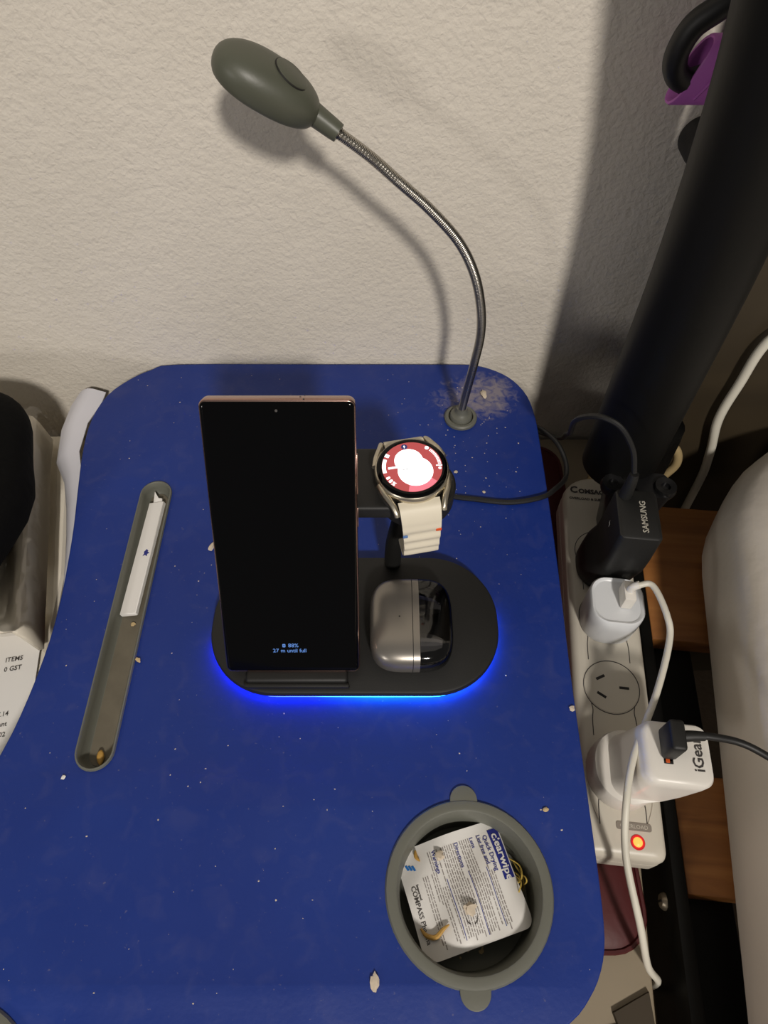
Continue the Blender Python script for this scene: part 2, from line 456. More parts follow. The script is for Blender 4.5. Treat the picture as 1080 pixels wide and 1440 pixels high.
def cup(cx, cy, tabs):
    pr = [(CR - 0.0060, LZ - 0.030), (CR - 0.0028, LZ - 0.028), (CR - 0.0012, LZ - 0.004), (CR, LZ + 0.0022), (CR + 0.001, LZ + 0.0026), (CR + 0.0052, LZ + 0.0018), (CR + 0.006, LZ + 0.0002)]
    prof = [(0, LZ - 0.030)] + pr
    o = obj('cup_holder', lathe([(r, z) for r, z in prof], 56, (cx + LX, cy + LY, 0)), M_GREY, ld)
    for a in tabs:
        t = [(0.0075 * math.cos(R(d)), 0.0060 + 0.0075 * math.sin(R(d))) for d in range(0, 181, 12)] + [(-0.0078, 0.0022), (0.0078, 0.0022)]
        bm = plate([t], -0.0002, 0.0014, 0.0004)
        xform(bm, Matrix.Translation((cx + LX, cy + LY, LZ)) @ Matrix.Rotation(a - R(90), 4, 'Z') @ Matrix.Translation((0, CR, 0)))
        obj('finger_tab', bm, M_GREY, o)
    return o
cup(CUP[0], CUP[1], (R(90), R(-90)))
cup(CUP2[0], CUP2[1], (R(90) + 2.2, R(-90)))

# pen groove: a shallow boat-shaped trough with a proud rim
def groove():
    loops = []
    for w_, z in ((GW - 0.0035, -0.0088), (GW - 0.0022, -0.0075), (GW - 0.0013, -0.003), (GW - 0.0008, 0.0010), (GW - 0.0002, 0.0018), (GW + 0.0006, 0.0016), (GW + 0.0010, 0.0001)):
        d = w_ - GW
        loops.append([(x + LX, y + LY, LZ + z) for x, y in stadium(GX, GY0 - d, GY1 + d, w_)])
    n = len(loops[0]); verts = [p for l in loops for p in l]; faces = [tuple(range(n))]
    for i in range(len(loops) - 1):
        for k in range(n): faces.append((i * n + k, i * n + (k + 1) % n, (i + 1) * n + (k + 1) % n, (i + 1) * n + k))
    return from_py(verts, faces)
g = obj('pen_groove', groove(), M_GREY, ld); g['label'] = 'long grey pen groove with rounded ends'
bm = plate([[(x + LX, y + LY) for x, y in stadium(GX, GY0 + .0042, GY1 - .0042, GW - .0042)]], LZ - 0.0087, LZ - 0.0081, 0)
obj('groove_floor', bm, M_GREYDIRT, g)

# cushion: a squashed maroon pad whose edge shows round the board
def cushion():
    rows = [(0.088, -0.010), (0.070, -0.012), (0.056, -0.024), (0.046, -0.044), (0.044, -0.0495), (0.038, -0.064), (0.030, -0.077), (0.016, -0.0815), (0.004, -0.0835), (0.0, -0.0875), (0.004, -0.0925)]
    loops = []
    for ins, z in rows:
        x0, x1, y0, y1 = -0.226 + ins, 0.161 - ins, (0.0155 + ins if z < -0.05 else 0.100 - z * 0), 0.412 - ins
        # the cup wells leave no room low at the front, keep the pad behind them there
        loops.append([(x + LX, y + LY, z + LZ) for x, y in rrect(x1 - x0, y1 - y0, max(0.018, 0.022 + ins * 0.2), 6, (x0 + x1) / 2, (y0 + y1) / 2)])
    return loft(loops[::-1])
cu_ = obj('cushion', cushion(), M_MAROON, ld); cu_['label'] = 'dark red padded cushion under the board'
pp = rrect(0.386, 0.3955, 0.022, 6, -0.0325 + LX, 0.2138 + LY)
obj('piping', tube([(x, y, -0.086 + LZ) for x, y in pp], 0.0016, 6, raw=True, closed=True), M_MAROON, cu_)

# ------------------------------------------------------------------ gooseneck lamp
gl = thing('gooseneck_lamp', 'grey gooseneck reading lamp bent over the blue lap desk', 'lamp', (0.0605, 0.368, 0.0))
def gp(x, y, z): return (x - 0.0605, y - 0.368, z)
so = obj('socket', lathe([(0.0, 0.0002), (0.0128, 0.0002), (0.0128, 0.0022), (0.0118, 0.0033), (0.0098, 0.0033), (0.0094, 0.0018)], 40), M_GREY, gl)
obj('base_plug', lathe([(0.0088, 0.0015), (0.0088, 0.0042), (0.0080, 0.0058), (0.0058, 0.0068), (0.0046, 0.0085), (0.0042, 0.0125), (0.0, 0.0125)], 32), M_GREY, gl)
arm_pts = [gp(*p) for p in [(0.0605, 0.3680, 0.0100), (0.0612, 0.3630, 0.0317), (0.0633, 0.3580, 0.0682), (0.0642, 0.3550, 0.0962), (0.0612, 0.3530, 0.1208), (0.0544, 0.3520, 0.1451), (0.0431, 0.3520, 0.1666), (0.0256, 0.3530, 0.1858), (0.0076, 0.3540, 0.2015), (-0.0074, 0.3560, 0.2138), (-0.0248, 0.3590, 0.2253)]]
path = smooth_path(arm_pts, 150)
# coil relief: the metal hose is a close winding of wire
bm = tube(path, 0.0030, 10, raw=True, rfun=lambda t: 1.0 + 0.045 * math.sin(t * 2 * math.pi * 230))
obj('gooseneck', bm, M_STEEL, gl)
# head: flattened egg, long axis along the last stretch of the arm
hc = Vector(gp(-0.0570, 0.361, 0.2456))
ax = Vector((-0.0440, -0.004, 0.0285)).normalized()
nrm = Vector((0.50, -0.12, 0.85)); nrm = (nrm - ax * nrm.dot(ax)).normalized()
sd = nrm.cross(ax).normalized()
mh = Matrix(((ax.x, sd.x, nrm.x, hc.x), (ax.y, sd.y, nrm.y, hc.y), (ax.z, sd.z, nrm.z, hc.z), (0, 0, 0, 1)))
bm = superq(0.0280, 0.0160, 0.0130, 0.9, 0.88, 48, 28)
for v in bm.verts:
    t = v.co.x / 0.0280
    v.co.y *= 1.0 + 0.06 * t; v.co.z *= 1.0
    if v.co.z < -0.005: v.co.z = -0.005 + (v.co.z + 0.005) * 0.5
hd = obj('lamp_head', xform(bm, mh), M_LAMP, gl)
bm = lathe([(0, 0.0006), (0.0070, 0.0004), (0.0080, -0.0002), (0.0083, -0.0016)], 32)
for v in bm.verts: v.co.x *= 1.12; v.co.y *= 0.92
tilt = Matrix.Translation((-0.0075, 0.0005, 0.0126)) @ Matrix.Rotation(R(-9), 4, 'Y')
obj('push_button', xform(bm, mh @ tilt), M_LAMP, hd)
bm = tube([(0.0083 * 1.1 * math.cos(a * math.pi / 16), 0.0083 * 0.93 * math.sin(a * math.pi / 16), -0.0008) for a in range(32)], 0.0004, 6, raw=True, closed=True)
obj('button_groove', xform(bm, mh @ tilt), M_SLOT, hd)
bm = lathe([(0.0110, -0.0080), (0.0105, -0.0088), (0, -0.0090)], 36)
for v in bm.verts: v.co.x *= 1.5; v.co.y *= 0.95
obj('light_lens', xform(bm, mh), M_PAPER, hd)
c0 = hc - ax * 0.0253; c1 = Vector(arm_pts[-1]) + (Vector(arm_pts[-1]) - Vector(arm_pts[-2])).normalized() * -0.002
obj('neck_collar', tube([c0, c0.lerp(c1, 0.35), c0.lerp(c1, 0.75), c1], 0.0052, 18, 4, rfun=lambda t: 1.12 - 0.2 * t), M_LAMP, gl)

# ------------------------------------------------------------------ three-in-one charging stand
CSX, CSY = -0.0180, 0.1868
cs = thing('charging_stand', 'black wireless charging stand glowing blue along its front edge', 'charger', (CSX, CSY, 0))
def pad(ins=0.0): return rrect(0.1785 - 2 * ins, 0.0935 - 2 * ins, 0.0425 - ins * 0.8, 16)
loops = []
for ins, z in ((0.0030, 0.0042), (0.0012, 0.0050), (0.0, 0.0075), (0.0, 0.0100), (0.0006, 0.0114), (0.0018, 0.0120)):
    loops.append([(x, y, z) for x, y in pad(ins)])
obj('base_pad', loft(loops), M_BLACK, cs)
obj('foot_ring', plate([pad(0.0085)], 0.0, 0.0045, 0), M_BLACK, cs)
# light strip: the front run of the under-edge
pts = [p for p in pad(0.0022)]
n = len(pts)
front = [p for p in pts if p[1] < 0.012 and not (p[0] < 0 and p[1] > -0.004)]
front.sort(key=lambda p: math.atan2(p[0], -p[1] + 0.001))
dense = []
for a, b in zip(front, front[1:]):
    k = max(1, int(math.hypot(b[0] - a[0], b[1] - a[1]) / 0.004))
    for i in range(k): dense.append((a[0] + (b[0] - a[0]) * i / k, a[1] + (b[1] - a[1]) * i / k))
dense.append(front[-1])
verts = []; faces = []
for (x, y) in dense:
    l = math.hypot(x, y) or 1
    verts += [(x, y, 0.0006), (x, y, 0.0041), (x * 0.985, y * 0.975, 0.0041), (x * 0.985, y * 0.975, 0.0006)]
for i in range(len(dense) - 1):
    for k in range(4): faces.append((i * 4 + k, i * 4 + (k + 1) % 4, i * 4 + 4 + (k + 1) % 4, i * 4 + 4 + k))
ls = obj('light_strip', from_py(verts, faces), M_LED, cs); ls['label'] = 'blue glowing light strip'
PX, PY, PZ, TILT = -0.0532, 0.1505, 0.0180, R(-32)
rt = Matrix.Translation((PX - CSX, PY - CSY, PZ)) @ Matrix.Rotation(TILT, 4, 'X')     # phone frame within the stand
lg = obj('phone_ledge', rbox(0.060, 0.0085, 0.0065, 0.002, 3, (PX - CSX + 0.002, PY - CSY - 0.0010, 0.0145)), M_BLACK, cs)
obj('ledge_lip', rbox(0.062, 0.0030, 0.0045, 0.0012, 2, (PX - CSX + 0.002, PY - CSY - 0.0065, 0.0138)), M_BLACK, lg)
bm = rbox(0.066, 0.007, 0.108, 0.003, 3, (0, 0.0130, 0.056))
obj('back_rest', xform(bm, rt), M_BLACK, cs)
cp = [(0.0055 - CSX, 0.2285 - CSY, 0.010), (0.0065 - CSX, 0.2300 - CSY, 0.035), (0.0110 - CSX, 0.2310 - CSY, 0.065), (0.0160 - CSX, 0.2300 - CSY, 0.094)]
obj('column', tube(cp, 0.0054, 14, 8), M_BLACK, cs)
WX, WY_, WZ = 0.0150, 0.2268, 0.1125
armp = [(x - CSX, y - CSY) for x, y in rrect(0.080, 0.0425, 0.004, 5, -0.0250, 0.2290)]
obj('watch_arm', plate([armp], 0.0945, 0.1040, 0.0018), M_BLACK, cs)
obj('watch_puck', lathe([(0, -0.0125), (0.019, -0.0125), (0.0212, -0.0105), (0.0216, 0.0005), (0.0205, 0.0018), (0, 0.0018)], 44, (WX + 0.0025 - CSX, WY_ - 0.0030 - CSY, 0.1040)), M_BLACK, cs)

# ------------------------------------------------------------------ phone
PW, PL, PT = 0.0781, 0.1633, 0.0089
ph = thing('smartphone', 'black screened smartphone with rose metal frame upright on charging stand', 'phone', (PX, PY, PZ), (TILT, 0, 0))
def upright(bm, y0):   # outline built in XY (x, length) -> stands in XZ, thickness towards +y
    return xform(bm, Matrix.Translation((0, y0, 0)) @ Matrix.Rotation(R(90), 4, 'X'))
bm = plate([rrect(PW, PL, 0.0042, 6, 0, PL / 2)], -PT + 0.0004, -0.0004, 0.0013, 3)
obj('frame', upright(bm, 0), M_PINKMETAL, ph)
bm = plate([rrect(PW - 0.0004, PL - 0.0014, 0.0034, 6, 0, PL / 2)], -0.0046, 0.0003, 0.0022, 5)
sc = obj('screen', upright(bm, 0), M_GLASSBLK, ph)
for txt, z, s_, x in (('88%', 0.0193, 0.0036, 0.0010), ('27 m until full', 0.0158, 0.0035, -0.0012)):
    bm = lettering(txt, s_, bold=0.00002)
    obj('screen_text', upright(bm, -0.0005), M_AOD, sc, loc=(x, 0, z))
ic = rrect(0.0017, 0.0022, 0.0004, 3)
obj('battery_icon', upright(plate([ic, rrect(0.0005, 0.0011, 0.0002, 2)], 0, 0.0001), -0.00045), M_AOD, sc, loc=(-0.0044, 0, 0.0193))
obj('front_camera', upright(lathe([(0, 0.0001), (0.0007, 0.0001), (0.0007, 0)], 14), -0.00035), M_INK, sc, loc=(-0.0003, 0, PL - 0.0058))
obj('antenna_line', rbox(0.0007, PT * 0.9, 0.0002, 0, c=(0.0135, PT / 2, PL - 0.0001)), M_INK, ph)
obj('microphone_hole', lathe([(0, 0.0002), (0.0005, 0.0002), (0.0005, 0)], 12, (0.0115, PT / 2, PL - 0.00005)), M_SLOT, ph)
obj('side_button', rbox(0.0008, 0.0028, 0.011, 0.0003, 2, (PW / 2 + 0.0001, PT / 2, PL * 0.60)), M_PINKMETAL, ph)
obj('volume_button', rbox(0.0008, 0.0028, 0.022, 0.0003, 2, (PW / 2 + 0.0001, PT / 2, PL * 0.75)), M_PINKMETAL, ph)

# ------------------------------------------------------------------ smart watch
wa = thing('smart_watch', 'round smart watch with red lit face and cream strap', 'watch', (WX, WY_, 0.1060), (R(3), R(-1), R(10.5)))
CRW = 0.0200
obj('case', lathe([(0, 0.0002), (0.0145, 0.0002), (0.0178, 0.0024), (CRW - 0.0002, 0.0046), (CRW + 0.0002, 0.0072), (CRW - 0.0002, 0.0087), (CRW - 0.0008, 0.0093), (0, 0.0093)], 64), M_CASE, wa)
obj('bezel', lathe([(CRW - 0.0010, 0.0090), (CRW - 0.0010, 0.0099), (CRW - 0.0018, 0.0105), (0.0172, 0.0108), (0.0, 0.0108)], 64), M_GLASSBLK, wa)
DR = 0.0161; DZ = 0.01085
ds = obj('display', lathe([(0, DZ + 0.00005), (DR, DZ + 0.00005), (DR, DZ - 0.0001)], 64), M_RED, wa)
def disc(cx, cy, r, z, m, nm):
    return obj(nm, lathe([(0, 0.00004), (r, 0.00004), (r, 0)], 40, (cx, cy, z)), m, ds)
def arc(r0, r1, a0, a1, z, m, nm, n=16):
    v = []; f = []
    for i in range(n + 1):
        a = R(a0 + (a1 - a0) * i / n)
        v += [(r0 * math.cos(a), r0 * math.sin(a), z), (r1 * math.cos(a), r1 * math.sin(a), z)]
    for i in range(n): f.append((2 * i, 2 * i + 1, 2 * i + 3, 2 * i + 2))
    return obj(nm, from_py(v, f), m, ds)
arc(0.0100, DR - 0.0001, -78, -46, DZ + 0.00008, M_PINKF, 'pink_segment')
arc(0.0100, DR - 0.0001, -108, -78, DZ + 0.00007, M_PINKF, 'pink_segment')
disc(-0.0010, 0.0040, 0.0077, DZ + 0.00012, M_LIT, 'white_dial_lobe')
disc(0.0012, -0.0032, 0.0094, DZ + 0.00016, M_LIT, 'white_dial_lobe')
obj('white_bar', rbox(0.0058, 0.0012, 0.00008, 0, c=(-0.0098, 0.0010, DZ + 0.00014)), M_LIT, ds)
obj('watch_hand', rbox(0.0050, 0.0003, 0.00005, 0, c=(-0.0040, -0.0010, DZ + 0.00028)), M_INK, ds).rotation_euler = (0, 0, R(4))
arc(0.0140, 0.0159, 152, 186, DZ + 0.00012, M_LIT, 'meter_arc')
arc(0.0138, 0.0161, 138, 146, DZ + 0.00012, M_LIT, 'meter_arc')
for i in range(12):
    arc(0.0140, 0.0156, 36 - i * 3.6, 37.9 - i * 3.6, DZ + 0.00012, M_LIT, 'tick_mark', 2)
disc(0.0148 * math.cos(R(46)), 0.0148 * math.sin(R(46)), 0.0011, DZ + 0.00012, M_LIT, 'tick_dot')
disc(0.0148 * math.cos(R(-14)), 0.0148 * math.sin(R(-14)), 0.0008, DZ + 0.00012, M_LIT, 'tick_dot')
arc(0.0128, 0.0160, -8.5, -6.0, DZ + 0.00014, M_LIT, 'tick_mark', 2)
disc(-0.0016, 0.0134, 0.0017, DZ + 0.00018, M_NAVY, 'charge_icon')
zz = [(0.0002, 0.0012), (-0.0006, -0.0001), (-0.0001, -0.0001), (-0.0003, -0.0012), (0.0006, 0.0002), (0.0001, 0.0002)]
obj('charge_bolt', from_py([(x - 0.0016, y + 0.0134, DZ + 0.00024) for x, y in zz], [tuple(range(6))]), M_LIT, ds)
for i, ch in enumerate('88%'):
    a = R(200 + i * 9)
    bm = lettering(ch, 0.0030, bold=0.0001)
    xform(bm, Matrix.Translation((0.0148 * math.cos(a), 0.0148 * math.sin(a), DZ + 0.00014)) @ Matrix.Rotation(a + R(90), 4, 'Z'))
    obj('dial_text', bm, M_LIT, ds)
for sy in (-1, 1):
    for sx in (-1, 1):
        P = [(sx * 0.0188, sy * 0.0060, 0.0066), (sx * 0.0170, sy * 0.0120, 0.0064), (sx * 0.0143, sy * 0.0180, 0.0054), (sx * 0.0129, sy * 0.0222, 0.0034), (sx * 0.0126, sy * 0.0240, 0.0016)]
        obj('lug', tube(P, 0.0018, 10, 5, rfun=lambda t: 1.1 - 0.25 * t), M_CASE, wa)
obj('side_button', rbox(0.0022, 0.0062, 0.0026, 0.0009, 3, (0.0202 * math.cos(R(-20)), 0.0202 * math.sin(R(-20)), 0.0062)), M_CASE, wa).rotation_euler = (0, 0, 0)
# strap: two ribbons hanging from the lugs, in front of and behind the arm
def ribbon(prof, sgn):
    sp_ = smooth_path([(0, y, z) for y, z in prof], 14)
    verts = []; faces = []; N = len(sp_); cols = 8; run = 0
    for i, p in enumerate(sp_):
        a = sp_[min(i + 1, N - 1)]; b = sp_[max(i - 1, 0)]
        if i: run += (p - sp_[i - 1]).length
        t = (a - b).normalized(); nn = Vector((0, -t.z, t.y))
        if nn.dot(Vector((0, p.y, p.z + 0.016))) < 0: nn = -nn
        hw = 0.0112 - 0.0014 * min(1, run / 0.03)
        wave = 0.0006 * math.sin(run * 2 * math.pi / 0.0075) * min(1, max(0, (run - 0.012) / 0.008))
        for off, wv_ in ((0.0011, 1), (-0.0009, 0)):
            for k in range(cols + 1):
                x = -hw + 2 * hw * k / cols
                verts.append(p + nn * (off + wave * wv_ * (1 - (k in (0, cols)) * 0.4)) + Vector((x, 0, 0)))
    W2 = 2 * (cols + 1); q = cols + 1
    for i in range(N - 1):
        for k in range(cols):
            faces.append((i * W2 + k, i * W2 + k + 1, (i + 1) * W2 + k + 1, (i + 1) * W2 + k))
            faces.append((i * W2 + q + k, (i + 1) * W2 + q + k, (i + 1) * W2 + q + k + 1, i * W2 + q + k + 1))
        faces.append((i * W2, (i + 1) * W2, (i + 1) * W2 + q, i * W2 + q))
        faces.append((i * W2 + cols, i * W2 + 2 * cols + 1, (i + 1) * W2 + 2 * cols + 1, (i + 1) * W2 + cols))
    for e in (0, (N - 1) * W2):
        for k in range(cols): faces.append((e + k, e + q + k, e + q + k + 1, e + k + 1))
    return from_py(verts, faces)
st = obj('strap', ribbon([(-0.0178, 0.0046), (-0.0225, 0.0034), (-0.0268, -0.0030), (-0.0288, -0.0130), (-0.0296, -0.0230), (-0.0282, -0.0320), (-0.0235, -0.0362), (-0.0160, -0.0372)], -1), M_STRAP, wa)
st2 = obj('strap', ribbon([(0.0178, 0.0046), (0.0225, 0.0034), (0.0275, -0.0030), (0.0300, -0.0130), (0.0305, -0.0250), (0.0290, -0.0370), (0.0250, -0.0450), (0.0215, -0.0500)], 1), M_STRAP, wa)
obj('buckle', rbox(0.0225, 0.0045, 0.0090, 0.001, 2, (0, 0.0225, -0.0520)), M_CASE, st2)
obj('strap_mark', rbox(0.0026, 0.0010, 0.0016, 0.0002, 2, (-0.0092, -0.0297, -0.0105)), M_BLUEMK, st)
obj('strap_mark', rbox(0.0030, 0.0010, 0.0020, 0.0002, 2, (0.0090, -0.0294, -0.0085)), M_ORANGE, st)

# ------------------------------------------------------------------ earbud case
EX, EY, EZ = 0.0163, 0.1785, 0.0120
eb = thing('earbud_case', 'satin gunmetal earbud case with smoked clear lid lying on charging stand', 'earbud case', (EX, EY, EZ))
HA, HB, HC = 0.0249, 0.0288, 0.0122
SEAM = 0.0045
def shell(x0, x1, grow=0.0):
    bm = superq(HA + grow, HB + grow, HC + grow, 0.62, 0.55, 72, 28, 0, 0, HC + 0.0002)
    if x1 is not None:
        g = bm.verts[:] + bm.edges[:] + bm.faces[:]
        r = bmesh.ops.bisect_plane(bm, geom=g, plane_co=(x1, 0, 0), plane_no=(1, 0, 0), clear_outer=True)
        ed = [e for e in r['geom_cut'] if isinstance(e, bmesh.types.BMEdge)]
        if not (x0 is None and grow): bmesh.ops.edgeloop_fill(bm, edges=ed)
    if x0 is not None:
        g = bm.verts[:] + bm.edges[:] + bm.faces[:]
        r = bmesh.ops.bisect_plane(bm, geom=g, plane_co=(x0, 0, 0), plane_no=(1, 0, 0), clear_inner=True)
        ed = [e for e in r['geom_cut'] if isinstance(e, bmesh.types.BMEdge)]
        if x1 is not None: bmesh.ops.edgeloop_fill(bm, edges=ed)
    return bm
body = obj('body', shell(None, SEAM - 0.0042), M_GUN, eb)
obj('seam_line', shell(SEAM - 0.0042, SEAM - 0.0038, -0.0003), M_SLOT, eb)
obj('hinge_band', shell(SEAM - 0.0038, SEAM), M_GUN, eb)
obj('pin_hole', lathe([(0, 0.0001), (0.0005, 0.0001), (0.0005, 0)], 12, (-0.0072, -0.0005, 2 * HC + 0.0002)), M_SLOT, body)
lid = obj('lid', shell(SEAM, None), M_LID, eb); lid['label'] = 'smoked clear lid'
bm = shell(SEAM, None, -0.0020)
g_ = bm.verts[:] + bm.edges[:] + bm.faces[:]
bmesh.ops.bisect_plane(bm, geom=g_, plane_co=(0, 0, 0.0105), plane_no=(0, 0, 1), clear_outer=True)
obj('lid_floor', bm, M_BLACK2, lid)
for sy in (1, -1):
    stem = loft([[(SEAM + 0.0005, sy * 0.0125 + dy, z) for dy, z in ((-0.0042, 0.009), (0.0042, 0.009), (0.0042, 0.0185), (0.0, 0.0215), (-0.0042, 0.0185))],
                 [(SEAM + 0.0095, sy * 0.0120 + dy, z) for dy, z in ((-0.0034, 0.009), (0.0034, 0.009), (0.0034, 0.0160), (0.0, 0.0185), (-0.0034, 0.0160))],
                 [(SEAM + 0.0138, sy * 0.0115 + dy, z) for dy, z in ((-0.0020, 0.009), (0.0020, 0.009), (0.0020, 0.0130), (0.0, 0.0145), (-0.0020, 0.0130))]])
    obj('earbud_stem', stem, M_EARBUD, lid)

# ------------------------------------------------------------------ things lying in the cup holder
sa = thing('wipe_sachet', 'crumpled white lens wipe sachet with blue band in the cup holder', 'sachet', (CUP[0] - 0.0016, CUP[1] + 0.0020, -0.0175), (0, 0, R(-73)))
# local x = reading direction, local y = from last line to first line; curls over along its first-line edge
SW, SH = 0.0545, 0.0600
def sach(u, v, off=0.0):
    x, y = u * SW, v * SH
    z = 0.0035 + 0.0020 * math.sin(u * 4.2 + 0.6) + 0.0022 * math.sin(v * 5.0 + 1.0) + 0.0013 * math.sin((u + v) * 9) + 0.0040 * (0.5 + v)
    if v > 0.36:
        d = (v - 0.36) * SH; Rr = 0.0105; a = min(d / Rr, 1.2)
        y = 0.36 * SH + Rr * math.sin(a); z = z - Rr * (1 - math.cos(a))
    return Vector((x, y, z + off))
def sach_outside(u, v):
    # rounded corners
    r = 0.11; du = max(0, abs(u) - (0.5 - r)) ; dv = max(0, abs(v) - (0.5 - r))
    return math.hypot(du, dv) > r
n1, n2 = 30, 34; verts = []; faces = []
def rc(u, v):
    r = 0.11; cu_x = max(-0.5 + r, min(0.5 - r, u)); cv = max(-0.5 + r, min(0.5 - r, v))
    d = math.hypot(u - cu_x, v - cv)
    if d > r and u != cu_x and v != cv: u = cu_x + (u - cu_x) * r / d; v = cv + (v - cv) * r / d
    return u, v
for s_ in (0, 1):
    for j in range(n2 + 1):
        for i in range(n1 + 1):
            u, v = rc(i / n1 - 0.5, j / n2 - 0.5)
            edge = min(1, min(0.5 - abs(i / n1 - 0.5), 0.5 - abs(j / n2 - 0.5)) * 9)
            verts.append(sach(u, v, 0.0 if s_ == 0 else -0.0003 - 0.0016 * edge))
T = (n1 + 1) * (n2 + 1)
for j in range(n2):
    for i in range(n1):
        a = j * (n1 + 1) + i
        faces.append((a, a + 1, a + n1 + 2, a + n1 + 1)); faces.append((T + a, T + a + n1 + 1, T + a + n1 + 2, T + a + 1))
rim = [i for i in range(n1 + 1)] + [j * (n1 + 1) + n1 for j in range(1, n2 + 1)] + [n2 * (n1 + 1) + i for i in range(n1 - 1, -1, -1)] + [j * (n1 + 1) for j in range(n2 - 1, 0, -1)]
for a, b in zip(rim, rim[1:] + rim[:1]): faces.append((a, T + a, T + b, b))
sb = obj('sachet_body', from_py(verts, faces), M_SACHET, sa)
def on_sachet(bm, u0, v0, off=0.00022):
    """wrap a flat bmesh (metres, x reading direction) onto the sachet at (u0, v0)"""
    for v in bm.verts: v.co = sach(u0 + v.co.x / SW, v0 + v.co.y / SH, off)
    return bm
def grid(x0, x1, y0, y1, nx, ny):
    v = [(x0 + (x1 - x0) * i / nx, y0 + (y1 - y0) * j / ny, 0) for j in range(ny + 1) for i in range(nx + 1)]
    f = [(j * (nx + 1) + i, j * (nx + 1) + i + 1, (j + 1) * (nx + 1) + i + 1, (j + 1) * (nx + 1) + i) for j in range(ny) for i in range(nx)]
    return from_py(v, f)
obj('blue_band', on_sachet(grid(-0.0225, 0.0030, 0.0222, 0.0290, 12, 10), 0, 0), M_INKB, sb)
obj('brand_lettering', on_sachet(lettering('clearwipe', 0.0062, 'LEFT', 0.00015), -0.37, 0.425, 0.0005), M_PAPER, sb)
for txt, v0, u0, s_, mm in (('Quick Drying', 0.330, -0.38, 0.0034, M_INKB), ('Lint free and', 0.275, -0.40, 0.0030, M_INKB), ('Lens', 0.205, -0.40, 0.0030, M_INKB),
                            ('Directions', 0.055, -0.40, 0.0030, M_INKB), ('Warnings', -0.165, -0.40, 0.0030, M_INKB), ('COMPASS Pharma', -0.425, -0.16, 0.0036, M_INK), ('Imported', -0.385, -0.16, 0.0020, M_INK)):
    obj('small_lettering', on_sachet(lettering(txt, s_, 'LEFT', 0.00004), u0, v0), mm, sb)
rnd = random.Random(3); wv = []; wf = []
for row in range(31):
    v0 = 0.30 - row * 0.0205
    if row in (3, 11, 20, 27): continue
    x = -0.40 if row < 26 else -0.2
    end = 0.40 if rnd.random() < 0.7 else rnd.uniform(0.0, 0.3)
    if row in (0, 1, 4, 5, 12, 22, 23): x = -0.06
    while x < end:
        L = rnd.uniform(0.015, 0.06); b0 = len(wv)
        hh = rnd.uniform(0.0036, 0.0050)
        for k in range(3):
            for q in (-1, 1): wv.append(sach(x + L * k / 2, v0 + q * hh, 0.00016))
        for k in range(2): wf.append((b0 + 2 * k, b0 + 2 * k + 1, b0 + 2 * k + 3, b0 + 2 * k + 2))
        x += L + 0.010
fp = obj('fine_print', from_py(wv, wf), mat('fine_print_ink', (138, 132, 128), 0.6), sb); fp['kind'] = 'stuff'
for v0, u0, u1 in ((0.245, -0.10, 0.42), (0.085, -0.12, 0.44), (-0.115, -0.12, 0.42)):
    obj('rule_line', on_sachet(grid(u0 * SW, u1 * SW, -0.0002, 0.0002, 14, 1), 0, v0, 0.0002), M_INKB, sb)
for k in range(3):
    bm = from_py([(0, k * 0.0016, 0), (0.0028, k * 0.0016 + 0.0008, 0), (0.0028, k * 0.0016 + 0.0020, 0), (0, k * 0.0016 + 0.0012, 0)], [(0, 1, 2, 3)])
    obj('logo_bar', on_sachet(bm, -0.36 + k * 0.012, -0.44), M_INKSKY, sb)
# recycling triangle sign, sketched on the sachet
for a0 in (0, 120, 240):
    pts_ = [(0.0028 * math.cos(R(a0 + d)), 0.0028 * math.sin(R(a0 + d))) for d in (10, 50, 90)]
    bmv = []; 
    for (x, y) in pts_: bmv.append(sach(0.27 + x / SW, -0.02 + y / SH, 0.0006))
    obj('tidy_sign', tube(bmv, 0.0002, 5, 2), M_INK, sb)
# husks lying on the sachet and in the well
def husk(name, label, pts, r, m, grp='husks in the cup holder'):
    P = [Vector(p) for p in pts]; c = P[0].copy()
    o = obj(name, tube([p - c for p in P], r, 7, 4, rfun=lambda t: 0.25 + 0.75 * math.sin(math.pi * min(1, t * 0.9 + 0.08))), m, loc=c)
    return tag(o, label, 'husk')
bpy.context.view_layer.update()
ms = Matrix.Translation(sa.location) @ Matrix.Rotation(R(-73), 4, 'Z')
def S3(u, v, h): return ms @ sach(u, v, h)
husk('dry_husk', 'curled golden husk lying across the black small print of the sachet', [S3(0.20, -0.46, 0.0014), S3(0.27, -0.43, 0.0018), S3(0.31, -0.36, 0.0019), S3(0.27, -0.28, 0.0018), S3(0.25, -0.22, 0.0015)], 0.0013, M_SEED)
husk('dry_husk', 'short golden husk stuck on the corner of the sachet beside its sky blue logo', [S3(-0.46, -0.31, 0.0013), S3(-0.40, -0.32, 0.0014), S3(-0.35, -0.30, 0.0012)], 0.0011, M_SEED)
o = tag(obj('fluff', lump(0.0024, 5, 0.6, 2, 0.3), M_LINT, loc=S3(-0.33, -0.12, 0.0004)), 'brown grey fluff stuck on the sachet over its warning heading', 'fluff')
o = tag(obj('fluff', lump(0.0030, 8, 0.5, 2, 0.45), M_LINT, loc=S3(0.19, -0.02, 0.0004)), 'pale pink fluff on the sachet above its tidy sign', 'fluff')
